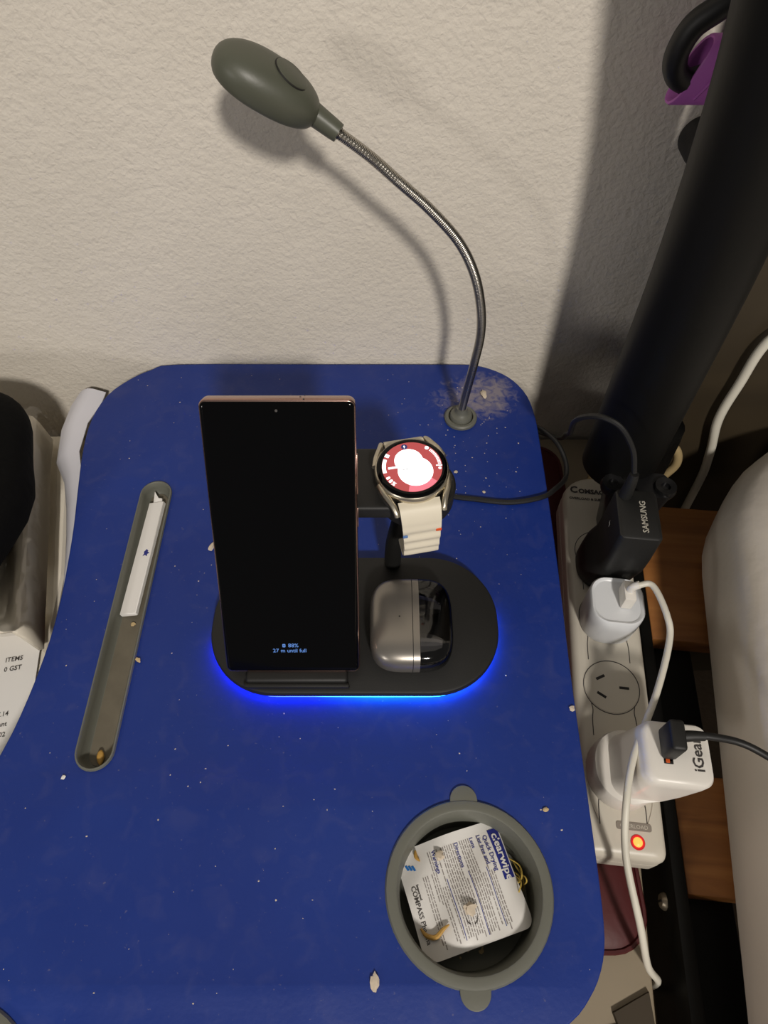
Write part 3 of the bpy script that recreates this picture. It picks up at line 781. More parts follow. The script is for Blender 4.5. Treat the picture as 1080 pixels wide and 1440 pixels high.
# dry grass tuft and crumbs in the well
tf = thing('dry_grass_tuft', 'tuft of dry yellow grass beside the sachet in the cup holder', 'grass', (CUP[0] + 0.0285, CUP[1] - 0.004, -0.0298))
rnd = random.Random(11)
for i in range(16):
    x, y = rnd.uniform(-0.006, 0.004), rnd.uniform(-0.012, 0.012)
    a = rnd.uniform(0.6, 2.4); L = rnd.uniform(0.006, 0.013); zt = rnd.uniform(0.008, 0.019)
    obj('blade', tube([(x - L * math.cos(a) * .3, y - L * math.sin(a) * .3, 0.001), (x, y, zt), (x + rnd.uniform(-.3, .2) * L, y + L * math.sin(a) * 0.6, zt + rnd.uniform(-0.005, 0.002)), (x + rnd.uniform(-.5, .2) * L, y + L * math.sin(a), zt - 0.004)], 0.0004, 5, 4), M_YEL, tf)
def crumbs_stuff(name, label, n, area, zfun, rr, m, seed):
    rnd = random.Random(seed); V = []; F = []
    for i in range(n):
        x, y = area(rnd); r = rnd.uniform(*rr); z = zfun(x, y); b0 = len(V); a0 = rnd.uniform(0, 6.28); st_ = rnd.uniform(0.6, 1.6)
        for k in range(5):
            a = a0 + k * 2 * math.pi / 5; q = r * rnd.uniform(0.6, 1.2)
            V.append((x + q * math.cos(a) * st_, y + q * math.sin(a), z))
        V.append((x, y, z + r * rnd.uniform(0.4, 0.9)))
        for k in range(5): F.append((b0 + k, b0 + (k + 1) % 5, b0 + 5))
        F.append(tuple(b0 + k for k in range(5))[::-1])
    o = obj(name, from_py(V, F), m, smooth=False); o['kind'] = 'stuff'
    return tag(o, label, 'crumbs')
def in_well(rnd):
    a = rnd.uniform(0, 6.28); r = 0.029 * math.sqrt(rnd.random()); return CUP[0] + r * math.cos(a), CUP[1] + r * math.sin(a)
crumbs_stuff('well_crumbs', 'brown crumbs and dust on the floor of the cup holder', 90, in_well, lambda x, y: -0.0299, (0.0005, 0.0016), M_CRUMB, 21)
def in_well2(rnd):
    a = rnd.uniform(0.2, 1.6); r = rnd.uniform(0.012, 0.029); return CUP2[0] + r * math.cos(a), CUP2[1] + r * math.sin(a)
for k, (dx, dy, r_) in enumerate(((0.018, 0.020, 0.0075), (0.008, 0.024, 0.0065))):
    tag(obj('crumb', lump(r_, 50 + k, 0.8, 2, 0.2), M_CRUMB, loc=(CUP2[0] + dx, CUP2[1] + dy, -0.0298)), ('larger' if k == 0 else 'smaller') + ' tan crumb in the cup holder past the pen groove', 'crumb', 'crumbs in the far cup holder')

# ------------------------------------------------------------------ things in the pen groove
pk = thing('paper_stick', 'narrow white folded paper strip with a blue mark in the pen groove', 'paper', (-0.1655, 0.2440, -0.0080), (0, R(-14), R(-1.2)))
bm = rbox(0.0118, 0.0900, 0.0034, 0.0004, 1, (0, 0, 0.0034))
obj('strip', bm, M_PAPER, pk)
obj('torn_end', from_py([(-0.0030, 0.0440, 0.0040), (0.0040, 0.0440, 0.0040), (0.0035, 0.0480, 0.0046), (0.0008, 0.0485, 0.0050), (-0.0028, 0.0540, 0.0062), (-0.0030, 0.0440, 0.0030), (0.0040, 0.0440, 0.0030), (0.0035, 0.0480, 0.0040), (0.0008, 0.0485, 0.0044), (-0.0028, 0.0540, 0.0056)],
    [(0, 1, 2, 3, 4), (9, 8, 7, 6, 5), (0, 5, 6, 1), (1, 6, 7, 2), (2, 7, 8, 3), (3, 8, 9, 4), (4, 9, 5, 0)]), M_PAPER, pk)
mk = [(0, 0.0030), (0.0016, 0.0012), (0.0010, 0.0008), (0.0028, -0.0004), (0.0012, -0.0012), (0.0014, -0.0030), (-0.0004, -0.0018), (-0.0022, -0.0026), (-0.0014, -0.0006), (-0.0018, 0.0010)]
obj('blue_mark', from_py([(x + 0.0022, y + 0.0015, 0.00518) for x, y in mk], [tuple(range(len(mk)))]), M_INKB, pk)
bm = superq(0.0022, 0.0045, 0.0017, 1, 1, 16, 10, 0, 0, 0.0017)
for v in bm.verts: v.co.x *= 1 - 0.35 * (v.co.y < 0) * min(1, -v.co.y / 0.0045)
tag(obj('seed_husk', bm, M_SEED, loc=(-0.1648, 0.1085, -0.0080), rot=(0, 0, R(12))), 'plump golden seed husk at the end of the pen groove', 'husk')
tag(obj('crumb', lump(0.0014, 31, 0.6), M_CRUMB, loc=(-0.1640, 0.1935, -0.0080)), 'small tan crumb beside the paper strip in the pen groove', 'crumb')

# ------------------------------------------------------------------ crumbs on the board
for k, (x, y, r_, m, lab, stx) in enumerate((
        (-0.0045, 0.0010, 0.0022, M_LINT, 'pale ball of lint on the blue board beside the cup holder', 1.0),
        (0.1118, 0.1351, 0.0017, M_LINT, 'pale crumb on the edge of the blue board beside the power strip', 1.0),
        (-0.1525, 0.1655, 0.0016, M_CRUMB, 'brown crumb against the rim of the pen groove', 0.8),
        (-0.1189, 0.2481, 0.0020, M_LINT, 'thin pale sliver beside the smartphone on the blue board', 1.7),
        (0.0808, 0.3935, 0.0030, M_LINT, 'flat beige flake beside the gooseneck lamp socket', 1.4),
        (0.0520, 0.2915, 0.0014, M_PAPER, 'white crumb beside the smart watch on the blue board', 1.0),
        (0.0535, 0.3140, 0.0013, M_LINT, 'beige crumb between the lamp socket and the smart watch', 1.0),
        (-0.1805, 0.0960, 0.0012, M_PAPER, 'white speck just outside the end of the pen groove', 1.0),
        (0.0885, 0.0790, 0.0013, M_CRUMB, 'tan crumb just outside the cup holder rim', 1.2),
        (0.0730, 0.3000 - 0.0045, 0.0011, M_LINT, 'tiny pale crumb lying by the black cord on the blue board', 1.0))):
    bm = lump(r_, 60 + k, 0.45, 2, 0.3)
    for v in bm.verts: v.co.x *= stx; v.co.y /= stx ** 0.5
    if k == 0:
        for v in bm.verts: v.co.y *= 1.7
    tag(obj('crumb', bm, m, loc=(x, y, 0.0001), rot=(0, 0, R(25 * k))), lab, 'crumb')
def on_board(rnd):
    while True:
        if rnd.random() < 0.35: x, y = rnd.gauss(0.066, 0.022), rnd.gauss(0.35, 0.045)
        else: x, y = rnd.uniform(-0.205, 0.108), rnd.uniform(-0.01, 0.42)
        if math.hypot(x - CUP[0], y - CUP[1]) < 0.056 or math.hypot(x - 0.0605, y - 0.368) < 0.0145: continue
        if abs(x - GX) < 0.0135 and GY0 - 0.004 < y < GY1 + 0.004: continue
        if abs(x - CSX) < 0.092 and abs(y - CSY) < 0.05: continue
        if math.hypot(x - CUP2[0], y - CUP2[1]) < 0.05 or x > 0.108 or y > 0.42 or x < -0.205 or abs(y - 0.288) < 0.006 and x > 0: continue
        return x, y
crumbs_stuff('board_dust', 'pale dust specks scattered over the blue board', 190, on_board, lambda x, y: 0.0, (0.00018, 0.00055), M_LINT, 77)

# ------------------------------------------------------------------ power strip
SR = R(-6.0); SZ = -0.0460; SX = 0.1575
ps = thing('power_strip', 'cream four outlet power strip with lit red lamp between lap desk and bed', 'power strip', (SX, 0.1990, -0.0795), (0, 0, SR))
SB = SZ + 0.0795
def strip_out(ins=0.0):
    p = []
    w_ = 0.0255 - ins; y1 = 0.1480 - ins; y0 = -0.1385 + ins
    for i in range(17):
        a = math.pi * i / 16; p.append((w_ * math.cos(a), y1 - 0.0245 + (0.0245 - ins * 0) * math.sin(a) * (1)))
    for cx, a0 in ((-1, 180), (1, 270)):
        for i in range(7):
            a = R(a0 + 90 * i / 6); r_ = 0.0055
            p.append((cx * (w_ - r_) + r_ * math.cos(a), y0 + r_ + r_ * math.sin(a)))
    return p
loops = [[(x, y, z) for x, y in strip_out(i)] for i, z in ((0.003, 0.0), (0.001, 0.002), (0.0, 0.006), (0.0, 0.0175))]
obj('lower_shell', loft(loops), M_STRIP, ps)
loops = [[(x, y, z) for x, y in strip_out(i)] for i, z in ((0.0002, 0.0180), (0.0002, SB - 0.0065), (0.0010, SB - 0.0030), (0.0030, SB - 0.0008), (0.0055, SB))]
top_s = obj('upper_shell', loft(loops), M_STRIP, ps)
OUT = [-0.0870, -0.0335, 0.0190, 0.0740]
for k, oy in enumerate(OUT):
    oo = obj('outlet', lathe([(0, 0.0002), (0.0178, 0.0002), (0.0184, -0.0006)], 44, (0, oy, SB)), M_STRIP, ps)
    obj('outlet_groove', tube([(0.0187 * math.cos(a * math.pi / 20), oy + 0.0187 * math.sin(a * math.pi / 20), SB) for a in range(40)], 0.00035, 5, raw=True, closed=True), M_INK, oo)
    for sx in (-1, 1):
        obj('outlet_groove', tube([(sx * 0.0142, oy - 0.0125, SB), (sx * 0.0135, oy - 0.0170, SB), (sx * 0.0142, oy - 0.0230, SB), (sx * 0.0142, oy - 0.0340, SB)], 0.00032, 5, 3), M_INK, oo)
    if k == 1:
        for (x, y, a) in ((-0.0070, 0.0062, 30), (-0.0070, -0.0062, -30), (0.0085, 0.0, 0)):
            bm = rbox(0.0066, 0.0019, 0.0006, 0.0002, 1)
            obj('slot', xform(bm, Matrix.Translation((x, oy + y, SB + 0.0001)) @ Matrix.Rotation(R(a), 4, 'Z')), M_SLOT, oo)
for sx, s_ in ((-1, 1), (1, 1)):
    obj('moulded_ridge', tube([(sx * 0.0150, -0.1180, SB), (sx * 0.0185, -0.1080, SB), (sx * 0.0205, -0.0950, SB)], 0.0005, 6, 4), M_STRIP, top_s)
bd = obj('badge', plate([rrect(0.0210, 0.0045, 0.0014, 4, 0.0060, -0.1205)], SB, SB + 0.0004, 0), M_BADGE, ps)
bm = lettering('OVERLOAD', 0.0032); xform(bm, Matrix.Translation((0.0060, -0.1206, SB + 0.0005)))
obj('badge_text', bm, M_STRIP, bd)
obj('indicator_ring', lathe([(0, 0.0003), (0.0042, 0.0003), (0.0044, 0)], 30, (0.0075, -0.1290, SB)), M_REDRING, ps)
obj('indicator_lamp', lathe([(0, 0.0016), (0.0018, 0.0013), (0.0028, 0.0004), (0.0029, 0)], 24, (0.0075, -0.1290, SB)), M_REDLED, ps)
bm = lettering('C', 0.0088, bold=0.0003); xform(bm, Matrix.Translation((-0.0165, 0.1320, SB + 0.0003))); obj('brand_text', bm, M_INK, ps)
bm = lettering('OMSAC', 0.0060, 'LEFT', 0.0003); xform(bm, Matrix.Translation((-0.0128, 0.1310, SB + 0.0003))); obj('brand_text', bm, M_INK, ps)
bm = lettering('OVERLOAD & SURGE', 0.0031, 'LEFT', 0.0001); xform(bm, Matrix.Translation((-0.0205, 0.1235, SB + 0.0003))); obj('brand_text', bm, M_INK, ps)
# its supply cord leaves the round end and loops round behind the bed post
obj('strain_relief', tube([(0.004, 0.1450, 0.016), (0.005, 0.1570, 0.017)], 0.0055, 12, 3), M_TANCORD, ps)
def psl(x, y, z):
    return tuple(Matrix.Rotation(-SR, 3, 'Z') @ Vector((x - SX, y - 0.1990, z + 0.0795)))
obj('supply_cord', tube([psl(*p) for p in [(0.1775, 0.3530, -0.0630), (0.1830, 0.3660, -0.0600), (0.2050, 0.3680, -0.0420), (0.2360, 0.3650, -0.0300), (0.2470, 0.3620, -0.0480), (0.2400, 0.3620, -0.0780), (0.2380, 0.3620, -0.1500), (0.2380, 0.3620, -0.3000)]], 0.0038, 10, 8), M_TANCORD, ps)

def outlet_world(k, dx=0.0, dy=0.0, dz=0.0):
    return Vector((SX, 0.1990, SZ)) + Matrix.Rotation(SR, 3, 'Z') @ Vector((dx, OUT[k] + dy, 0.0004 + dz))

# black charger (outlet 3): a rounded foot that tapers into a tall slab leaning a little to the bed side
sg = thing('phone_charger', 'tall black phone charger with grey lettering plugged into the power strip', 'charger', outlet_world(3), (0, 0, SR))
loops = []
SC = -0.0150
for (sx, sy, r_, cx, cy, z) in ((0.0370, 0.0420, 0.0180, 0.0, 0.003, 0.0), (0.0385, 0.0435, 0.0185, 0.0, 0.002, 0.0015), (0.0385, 0.0440, 0.0170, 0.0002, 0.0, 0.0140), (0.0355, 0.0430, 0.0115, 0.0015, -0.0005, 0.0240),
                               (0.0300, 0.0415, 0.0058, 0.0042, -0.0010, 0.0330), (0.0285, 0.0410, 0.0040, 0.0050, -0.0010, 0.0480), (0.0280, 0.0405, 0.0040, 0.0052, -0.0010, 0.0725), (0.0270, 0.0395, 0.0036, 0.0052, -0.0010, 0.0743), (0.0250, 0.0375, 0.0030, 0.0052, -0.0010, 0.0750)):
    loops.append([(x, y, z) for x, y in rrect(sx, sy, r_, 8, cx, cy + SC)])
obj('housing', loft(loops), M_BLACK, sg)
bm = lettering('SAMSUNG', 0.0056, bold=0.0001); xform(bm, Matrix.Translation((0.0085, SC - 0.0030, 0.0752)) @ Matrix.Rotation(R(90), 4, 'Z')); obj('brand_text', bm, M_INKL, sg)
zz = [(0.0, 0.0032), (-0.0018, -0.0002), (-0.0003, -0.0002), (-0.0012, -0.0034), (0.0018, 0.0006), (0.0003, 0.0006)]
obj('charge_mark', xform(from_py([(x, y, 0) for x, y in zz], [tuple(range(6))]), Matrix.Translation((-0.00925, SC + 0.0010, 0.0580)) @ Matrix.Rotation(R(-90), 4, 'Y') @ Matrix.Rotation(R(-60), 4, 'Z')), M_INKL, sg)
sc_top = outlet_world(3, -0.0025, SC + 0.0135, 0.0750)

# white cube charger (outlet 2)
wc = thing('cube_charger', 'small white cube charger holding a white plug on the power strip', 'charger', outlet_world(2), (0, 0, SR))
loops = []
for (s_, r_, z) in ((0.0365, 0.0150, 0.0), (0.0375, 0.0155, 0.0010), (0.0372, 0.0135, 0.0200), (0.0362, 0.0125, 0.0292), (0.0340, 0.0112, 0.0305), (0.0322, 0.0105, 0.0302)):
    loops.append([(x, y, z) for x, y in rrect(s_, s_, r_, 8, 0.0002, -0.0025)])
loops.append([(x, y, 0.0292) for x, y in rrect(0.0300, 0.0300, 0.0098, 8, 0.0002, -0.0025)])
obj('housing', loft(loops), M_WHITE2, wc)
obj('usb_port', rbox(0.0068, 0.0130, 0.0006, 0.0003, 1, (0.0050, -0.0010, 0.0293)), M_SLOT, wc)

# white two-port charger (outlet 0)
ig = thing('wall_charger', 'white usb wall charger with round foot and dark lettering on the power strip', 'charger', outlet_world(0), (0, 0, SR))
loops = []
for (sx, sy, r_, cx, z) in ((0.0400, 0.0440, 0.0198, 0.0, 0.0), (0.0415, 0.0455, 0.0206, 0.0, 0.0012), (0.0408, 0.0448, 0.0200, 0.0004, 0.0150), (0.0396, 0.0432, 0.0192, 0.0008, 0.0172), (0.0368, 0.0380, 0.0100, 0.0075, 0.0180),
                            (0.0375, 0.0370, 0.0085, 0.0120, 0.0280), (0.0385, 0.0360, 0.0075, 0.0165, 0.0440), (0.0380, 0.0355, 0.0072, 0.0178, 0.0500), (0.0355, 0.0330, 0.0066, 0.0182, 0.0522), (0.0325, 0.0300, 0.0060, 0.0182, 0.0528)):
    loops.append([(x, y, z) for x, y in rrect(sx, sy, r_, 8, cx, -0.003)])
igb = obj('housing', loft(loops), M_WHITE, ig)
for dy in (0.0060, -0.0040):
    obj('usb_port', rbox(0.0052, 0.0130 if dy > 0 else 0.0060, 0.0005, 0.0003, 1, (0.0120, -0.002 + dy * 0 + (-0.0048 if dy < 0 else 0), 0.0529)), M_SLOT, ig)
obj('port_tongue', rbox(0.0022, 0.0050, 0.0006, 0.0002, 1, (0.0115, -0.0068, 0.0531)), M_USBIN, ig)
bm = lettering('iGear', 0.0085, bold=0.00015); xform(bm, Matrix.Translation((0.0288, -0.0030, 0.0530)) @ Matrix.Rotation(R(90), 4, 'Z')); obj('brand_text', bm, M_INK, ig)

# ------------------------------------------------------------------ cords
# black cord: charging stand -> over the board's edge -> curl -> black charger
bc = thing('power_lead', 'thin black cord from the charging stand to the tall black charger', 'cord', (0.045, 0.29, 0.0))
def rel(P, o): return [tuple(Vector(p) - Vector(o)) for p in P]
T0 = sc_top
cord = [(-0.060, 0.2390, 0.0070), (-0.050, 0.2600, 0.0030), (-0.015, 0.2830, 0.0022), (0.030, 0.2915, 0.0021), (0.060, 0.2885, 0.0021), (0.090, 0.2850, 0.0021), (0.114, 0.2895, 0.0022), (0.1265, 0.3000, -0.0010),
        (0.1385, 0.3180, -0.0120), (0.1405, 0.3320, -0.0100), (0.1350, 0.3470, -0.0050), (0.1262, 0.3620, -0.0070), (0.1200, 0.3760, -0.0160), (0.1190, 0.3950, -0.0330), (0.1300, 0.4020, -0.0500), (0.1420, 0.3900, -0.0450), (0.1440, 0.3650, -0.0200), (0.1395, 0.3450, 0.0080),
        (0.1335, 0.3250, 0.0320), (0.1270, 0.3080, 0.0630), (0.1310, 0.2990, 0.0770), (0.1390, 0.2920, 0.0830), (0.1490, 0.2860, 0.0800), tuple(T0 + Vector((-0.004, 0.008, 0.0370))), tuple(T0 + Vector((0, 0.002, 0.0220)))]
obj('cable', tube(rel(cord, bc.location), 0.0019, 9, 8), M_CORD, bc)
obj('plug_boot', tube(rel([T0 + Vector((0, 0, 0.0002)), T0 + Vector((0, 0, 0.0140)), T0 + Vector((0, 0.001, 0.0220))], bc.location), 0.0046, 12, 4, rfun=lambda t: 1 - 0.35 * t), M_BLACK, bc)

# white cord of the cube charger
P0 = outlet_world(2, 0.0050, -0.0010, 0.0296)
wcd = thing('usb_cord', 'white usb cord hanging from the cube charger across the power strip', 'cord', P0)
pb = rbox(0.0078, 0.0148, 0.0135, 0.0012, 2, (0, 0, 0), True)
obj('plug', xform(pb, Matrix.Rotation(SR, 4, 'Z')), M_WHITE, wcd)
obj('cable_boot', tube([(0, 0, 0.0130), (0.0005, 0, 0.0175), (0.0040, 0.0, 0.0210)], 0.0027, 10, 4, rfun=lambda t: 1.1 - 0.15 * t), M_WHITE, wcd)
def Z(u): return u
white = [P0 + Vector((0.0030, 0.0, 0.0202)), P0 + Vector((0.0120, -0.0015, 0.0220)), (0.1805, 0.1930, 0.0060), (0.1800, 0.1780, 0.0010), (0.1650, 0.1450, -0.0010), (0.1440, 0.1090, -0.0010), (0.1350, 0.0830, -0.0040),
         (0.1345, 0.0580, -0.0200), (0.1425, 0.0270, -0.0420), (0.1510, 0.0090, -0.0680), (0.1640, 0.0020, -0.0950), (0.1695, -0.0010, -0.1300), (0.1760, -0.0010, -0.1600), (0.2000, -0.0010, -0.2500), (0.2100, 0.0000, -0.5470)]
obj('cable', tube(rel(white, P0), 0.0021, 10, 10), M_WCORD, wcd)

# black cord of the two-port charger, trailing over the mattress
P1 = outlet_world(0, 0.0120, 0.0008, 0.0529)
bcd = thing('usb_cord', 'black usb cord from the white wall charger trailing over the mattress', 'cord', P1)
pb = rbox(0.0085, 0.0170, 0.0200, 0.0020, 3, (0, 0, 0), True)
obj('plug', xform(pb, Matrix.Rotation(SR, 4, 'Z')), M_BLACK, bcd)
blk = [P1 + Vector((0, 0, 0.0150)), P1 + Vector((0.0075, 0, 0.0165)), P1 + Vector((0.0180, -0.0005, 0.0170)), (0.1960, 0.1085, 0.0220), (0.2120, 0.0990, 0.0215), (0.2400, 0.0760, 0.0270), (0.290, 0.035, 0.0300), (0.36, -0.020, 0.0310)]
obj('cable', tube(rel(blk, P1), 0.0021, 10, 8), M_CORD, bcd)
obj('cable_boot', tube([(0.002, 0, 0.0155), (0.0090, 0, 0.0166), (0.0150, -0.0003, 0.0170)], 0.0030, 10, 4, rfun=lambda t: 1.1 - 0.25 * t), M_BLACK, bcd)

# ------------------------------------------------------------------ bed: rail, slats, post, bracket, head board
BO = Vector((0.180, 0.050, -0.55)); BR = R(-5.5)
bed = thing('bed_frame', 'black steel bed frame with pine slats and thick black post', 'bed', BO, (0, 0, BR))
def bl(x, y, z):
    return Matrix.Rotation(-BR, 3, 'Z') @ (Vector((x, y, z)) - BO)
RZ = -0.0800 + 0.55
bm = rbox(0.0085, 0.92, 0.060, 0.0012, 2, (0.0042, -0.190, RZ - 0.030))
obj('rail', bm, M_POST, bed)
bm = rbox(0.036, 0.92, 0.004, 0.0008, 1, (0.0260, -0.190, RZ - 0.0225))
obj('rail_flange', bm, M_POST, bed)
b0 = bl(0.1725, 0.0445, -0.098)
bt = lathe([(0, 0.0032), (0.0040, 0.0028), (0.0052, 0.0012), (0.0054, 0)], 24)
xform(bt, Matrix.Translation((-0.0001, b0.y, RZ - 0.019)) @ Matrix.Rotation(R(-90), 4, 'Y'))
blt = obj('rail_bolt', bt, M_BOLT, bed); blt['label'] = 'zinc slotted bolt'
obj('bolt_slot', rbox(0.0008, 0.0012, 0.0060, 0, c=(-0.0031, b0.y, RZ - 0.019)), M_SLOT, blt)
for y0, y1 in ((0.1690, 0.2960), (-0.0030, 0.0700), (-0.235, -0.115)):
    obj('slat', rbox(0.72, y1 - y0, 0.018, 0.0015, 2, (0.3690, (y0 + y1) / 2, RZ - 0.0115)), M_SLAT, bed)
post = [bl(*p) for p in [(0.1780, 0.326, -0.004), (0.1780, 0.326, 0.03), (0.1780, 0.326, 0.08), (0.1776, 0.326, 0.17), (0.1735, 0.326, 0.25), (0.1660, 0.325, 0.31), (0.1540, 0.325, 0.39), (0.142, 0.324, 0.50), (0.136, 0.324, 0.62)]]
obj('post', tube(post, 0.0268, 36, 8), M_POST, bed)
lgp = [bl(0.2160, 0.345, -0.55), bl(0.2160, 0.345, -0.03), bl(0.2050, 0.338, 0.0)]
obj('leg', tube(lgp, 0.0120, 18, 6), M_POST, bed)
br = bl(0.1830, 0.2960, 0.0)
bk = obj('post_bracket', loft([[tuple(Vector((br.x + x, br.y + y, 0.55 + z))) for x, y in rrect(w_, 0.022, 0.005, 4)] for w_, z in ((0.024, -0.075), (0.030, -0.050), (0.040, -0.010), (0.046, 0.008), (0.044, 0.0095))]), M_BLACK2, bed)
for sx in (-1, 1):
    obj('bracket_lobe', lathe([(0.0035, -0.0030), (0.0075, -0.0040), (0.0085, 0.0), (0.0075, 0.0040), (0.0035, 0.0030), (0.0035, -0.0030)], 24, (br.x + sx * 0.0185, br.y - 0.002, 0.55 + 0.0085)), M_BLACK2, bk)
obj('bracket_bolt', xform(lathe([(0, 0.0025), (0.0040, 0.0020), (0.0046, 0)], 20), Matrix.Translation((br.x - 0.002, br.y - 0.0110, 0.55 - 0.012)) @ Matrix.Rotation(R(90), 4, 'X')), M_STEEL, bk)
struct_head = thing('head_board', 'dark brown head board standing behind the bed post', 'headboard', (0.592, 0.388, -0.55))
obj('panel', rbox(0.80, 0.022, 1.25, 0.003, 2, (0, 0, 0.0), True), M_HEAD, struct_head)
obj('edge_strip', rbox(0.80, 0.026, 0.03, 0.003, 2, (0, 0, 1.25), True), M_HEAD, struct_head)

# ------------------------------------------------------------------ mattress
mt = thing('mattress', 'mattress under a white cotton sheet beside the power strip', 'mattress', (0.512, -0.12, -0.0805), (0, 0, R(-10.0)))
def mloc(x, y): return Matrix.Rotation(R(10.0), 2) @ Vector((x - 0.512, y + 0.12))
e0 = mloc(0.1945, -0.016)            # a point of the left flank at its fullest
XL = e0.x; YH = mloc(0.32, 0.372).y
loops = []
for ins, z in ((0.024, 0.0), (0.010, 0.005), (0.004, 0.020), (0.001, 0.045), (0.0, 0.064), (0.003, 0.080), (0.010, 0.092), (0.024, 0.100), (0.048, 0.105), (0.085, 0.107)):
    x0, x1, y0, y1 = XL + ins, 0.62 - ins, -0.75 + ins, YH - ins
    l = []
    for i, (x, y) in enumerate(rrect(x1 - x0, y1 - y0, max(0.02, 0.120 - ins * 0.4), 10, (x0 + x1) / 2, (y0 + y1) / 2)):
        l.append((x + 0.0012 * math.sin(y * 31 + z * 20), y + 0.0015 * math.sin(x * 27), z))
    loops.append(l)
obj('sheet', loft(loops), M_SHEET, mt)

# white cord hanging behind the mattress corner
hw_ = [(0.320, 0.368, 0.190), (0.290, 0.368, 0.110), (0.2675, 0.368, 0.0790), (0.2650, 0.368, 0.0380), (0.2650, 0.368, -0.0010), (0.2750, 0.368, -0.0450), (0.2820, 0.369, -0.0950), (0.2880, 0.369, -0.2500), (0.2880, 0.369, -0.5440)]
cc = obj('hanging_cord', tube(rel(hw_, hw_[-1]), 0.0036, 10, 8), M_WCORD, loc=hw_[-1])
tag(cc, 'thick white cord hanging down behind the mattress corner', 'cord')

# ------------------------------------------------------------------ purple cuff, its black tube, black knob behind the post
pc = thing('purple_grip', 'purple rubber grip with black tube hanging behind the bed post', 'exercise band', (0.178, 0.397, 0.222))
def pl_(x, y, z): return (x - 0.178, y - 0.397, z - 0.222)
def sleeve(x0b, x0t, x1, hz, hy, th):
    loops = []
    n_ = 28
    def ring(xb, xt, k):
        out = []
        for i in range(n_):
            a = 2 * math.pi * i / n_; cz = math.sin(a); cy = math.cos(a)
            f = (1 - cz) / 2                       # 1 at the bottom
            out.append((xt + (xb - xt) * f, (hy - k) * math.copysign(abs(cy) ** 0.8, cy), 0.016 + (hz - k) * math.copysign(abs(cz) ** 0.8, cz)))
        return out
    L = [ring(x1, x1, th), ring(x0b + 0.002, x0t + 0.002, th), ring(x0b, x0t, th * 0.6), ring(x0b, x0t, 0.0006), ring(x0b + 0.0012, x0t + 0.0012, 0), ring(x1, x1, 0)]
    return loft(L + [L[0]], cap=False)
obj('cuff', sleeve(-0.0240, -0.0100, 0.008, 0.0165, 0.0095, 0.0028), M_PURPLE, pc)
obj('cuff_rib', tube([(-0.0010, -0.0060, 0.0300), (-0.0060, -0.0097, 0.0170), (-0.0125, -0.0080, 0.0050)], 0.0009, 6, 4), M_PURPLE, pc)
obj('tube', tube([pl_(*p) for p in [(0.1720, 0.396, 0.2360), (0.1600, 0.394, 0.2340), (0.1520, 0.392, 0.2400), (0.1495, 0.390, 0.2500), (0.1530, 0.389, 0.2610), (0.1620, 0.388, 0.2690), (0.1740, 0.389, 0.2780), (0.1800, 0.396, 0.3000), (0.1800, 0.408, 0.3400)]], 0.0062, 14, 8), M_CORD, pc)
kn = thing('wall_hook', 'round black hook on the wall behind the bed post', 'hook', (0.1960, 0.4325, 0.186))
obj('hook_body', xform(lathe([(0.0130, 0.0), (0.0130, 0.012), (0.0122, 0.018), (0.0100, 0.0215), (0.0060, 0.0235), (0.0, 0.0240)], 32), Matrix.Rotation(R(90), 4, 'X')), M_BLACK, kn)

# ------------------------------------------------------------------ papers, plastic sleeve and black bag beside the lap desk
def slab_along(name, x_in, x_out, ys, z0, z1, m, lab, cat, curl=0.0, parent=None):
    """a pile whose right side follows the listed x for each y"""
    n = len(ys); V = []; F = []
    for (y, xr), k in zip(ys, range(n)):
        for (x, z) in ((x_out, z0), (xr, z0), (xr - 0.001, z1 - 0.002), (xr - 0.003, z1), (x_out, z1 + curl * math.sin(k))):
            V.append((x, y, z))
    for k in range(n - 1):
        for q in range(5): F.append((k * 5 + q, k * 5 + (q + 1) % 5, k * 5 + 5 + (q + 1) % 5, k * 5 + 5 + q))
    F.append(tuple(range(5))[::-1]); F.append(tuple((n - 1) * 5 + q for q in range(5)))
    c = Vector((x_out + 0.03, ys[n // 2][0], z0)); bm = from_py([Vector(v) - c for v in V], F)
    o = obj(name, bm, m, parent, loc=c if parent is None else None, smooth=False)
    return o
pile = slab_along('paper_pile', 0, -0.40, [(0.04, -0.236), (0.10, -0.236), (0.16, -0.236), (0.20, -0.240), (0.26, -0.246), (0.33, -0.262), (0.40, -0.275)], TZ, -0.058, M_PAPER3, '', '')
tag(pile, 'pile of cream papers on the table left beside the lap desk', 'papers')
# top printed letter
lt = thing('printed_letter', 'printed white letter lying on the paper pile by the lap desk', 'letter', (-0.290, 0.125, -0.0575), (0, 0, R(8)))
V = []; F = []
for s_ in (0, 1):
    for j in range(9):
        for i in range(7):
            x, y = -0.075 + 0.130 * i / 6, -0.09 + 0.175 * j / 8
            V.append((x, y, 0.0030 + 0.0022 * math.sin(i * 0.9 + j * 0.3) - 0.0004 * s_))
for j in range(8):
    for i in range(6):
        a = j * 7 + i; F.append((a, a + 1, a + 8, a + 7)); F.append((63 + a, 63 + a + 7, 63 + a + 8, 63 + a + 1))
rim = list(range(7)) + [j * 7 + 6 for j in range(1, 9)] + [56 + i for i in range(5, -1, -1)] + [j * 7 for j in range(7, 0, -1)]
for a, b in zip(rim, rim[1:] + rim[:1]): F.append((a, 63 + a, 63 + b, b))
sh = obj('sheet', from_py(V, F), M_PAPER, lt)
def letter_z(x, y): return 0.0031 + 0.0022 * math.sin((x + 0.075) / 0.130 * 6 * 0.9 + (y + 0.09) / 0.175 * 8 * 0.3) + 0.0002
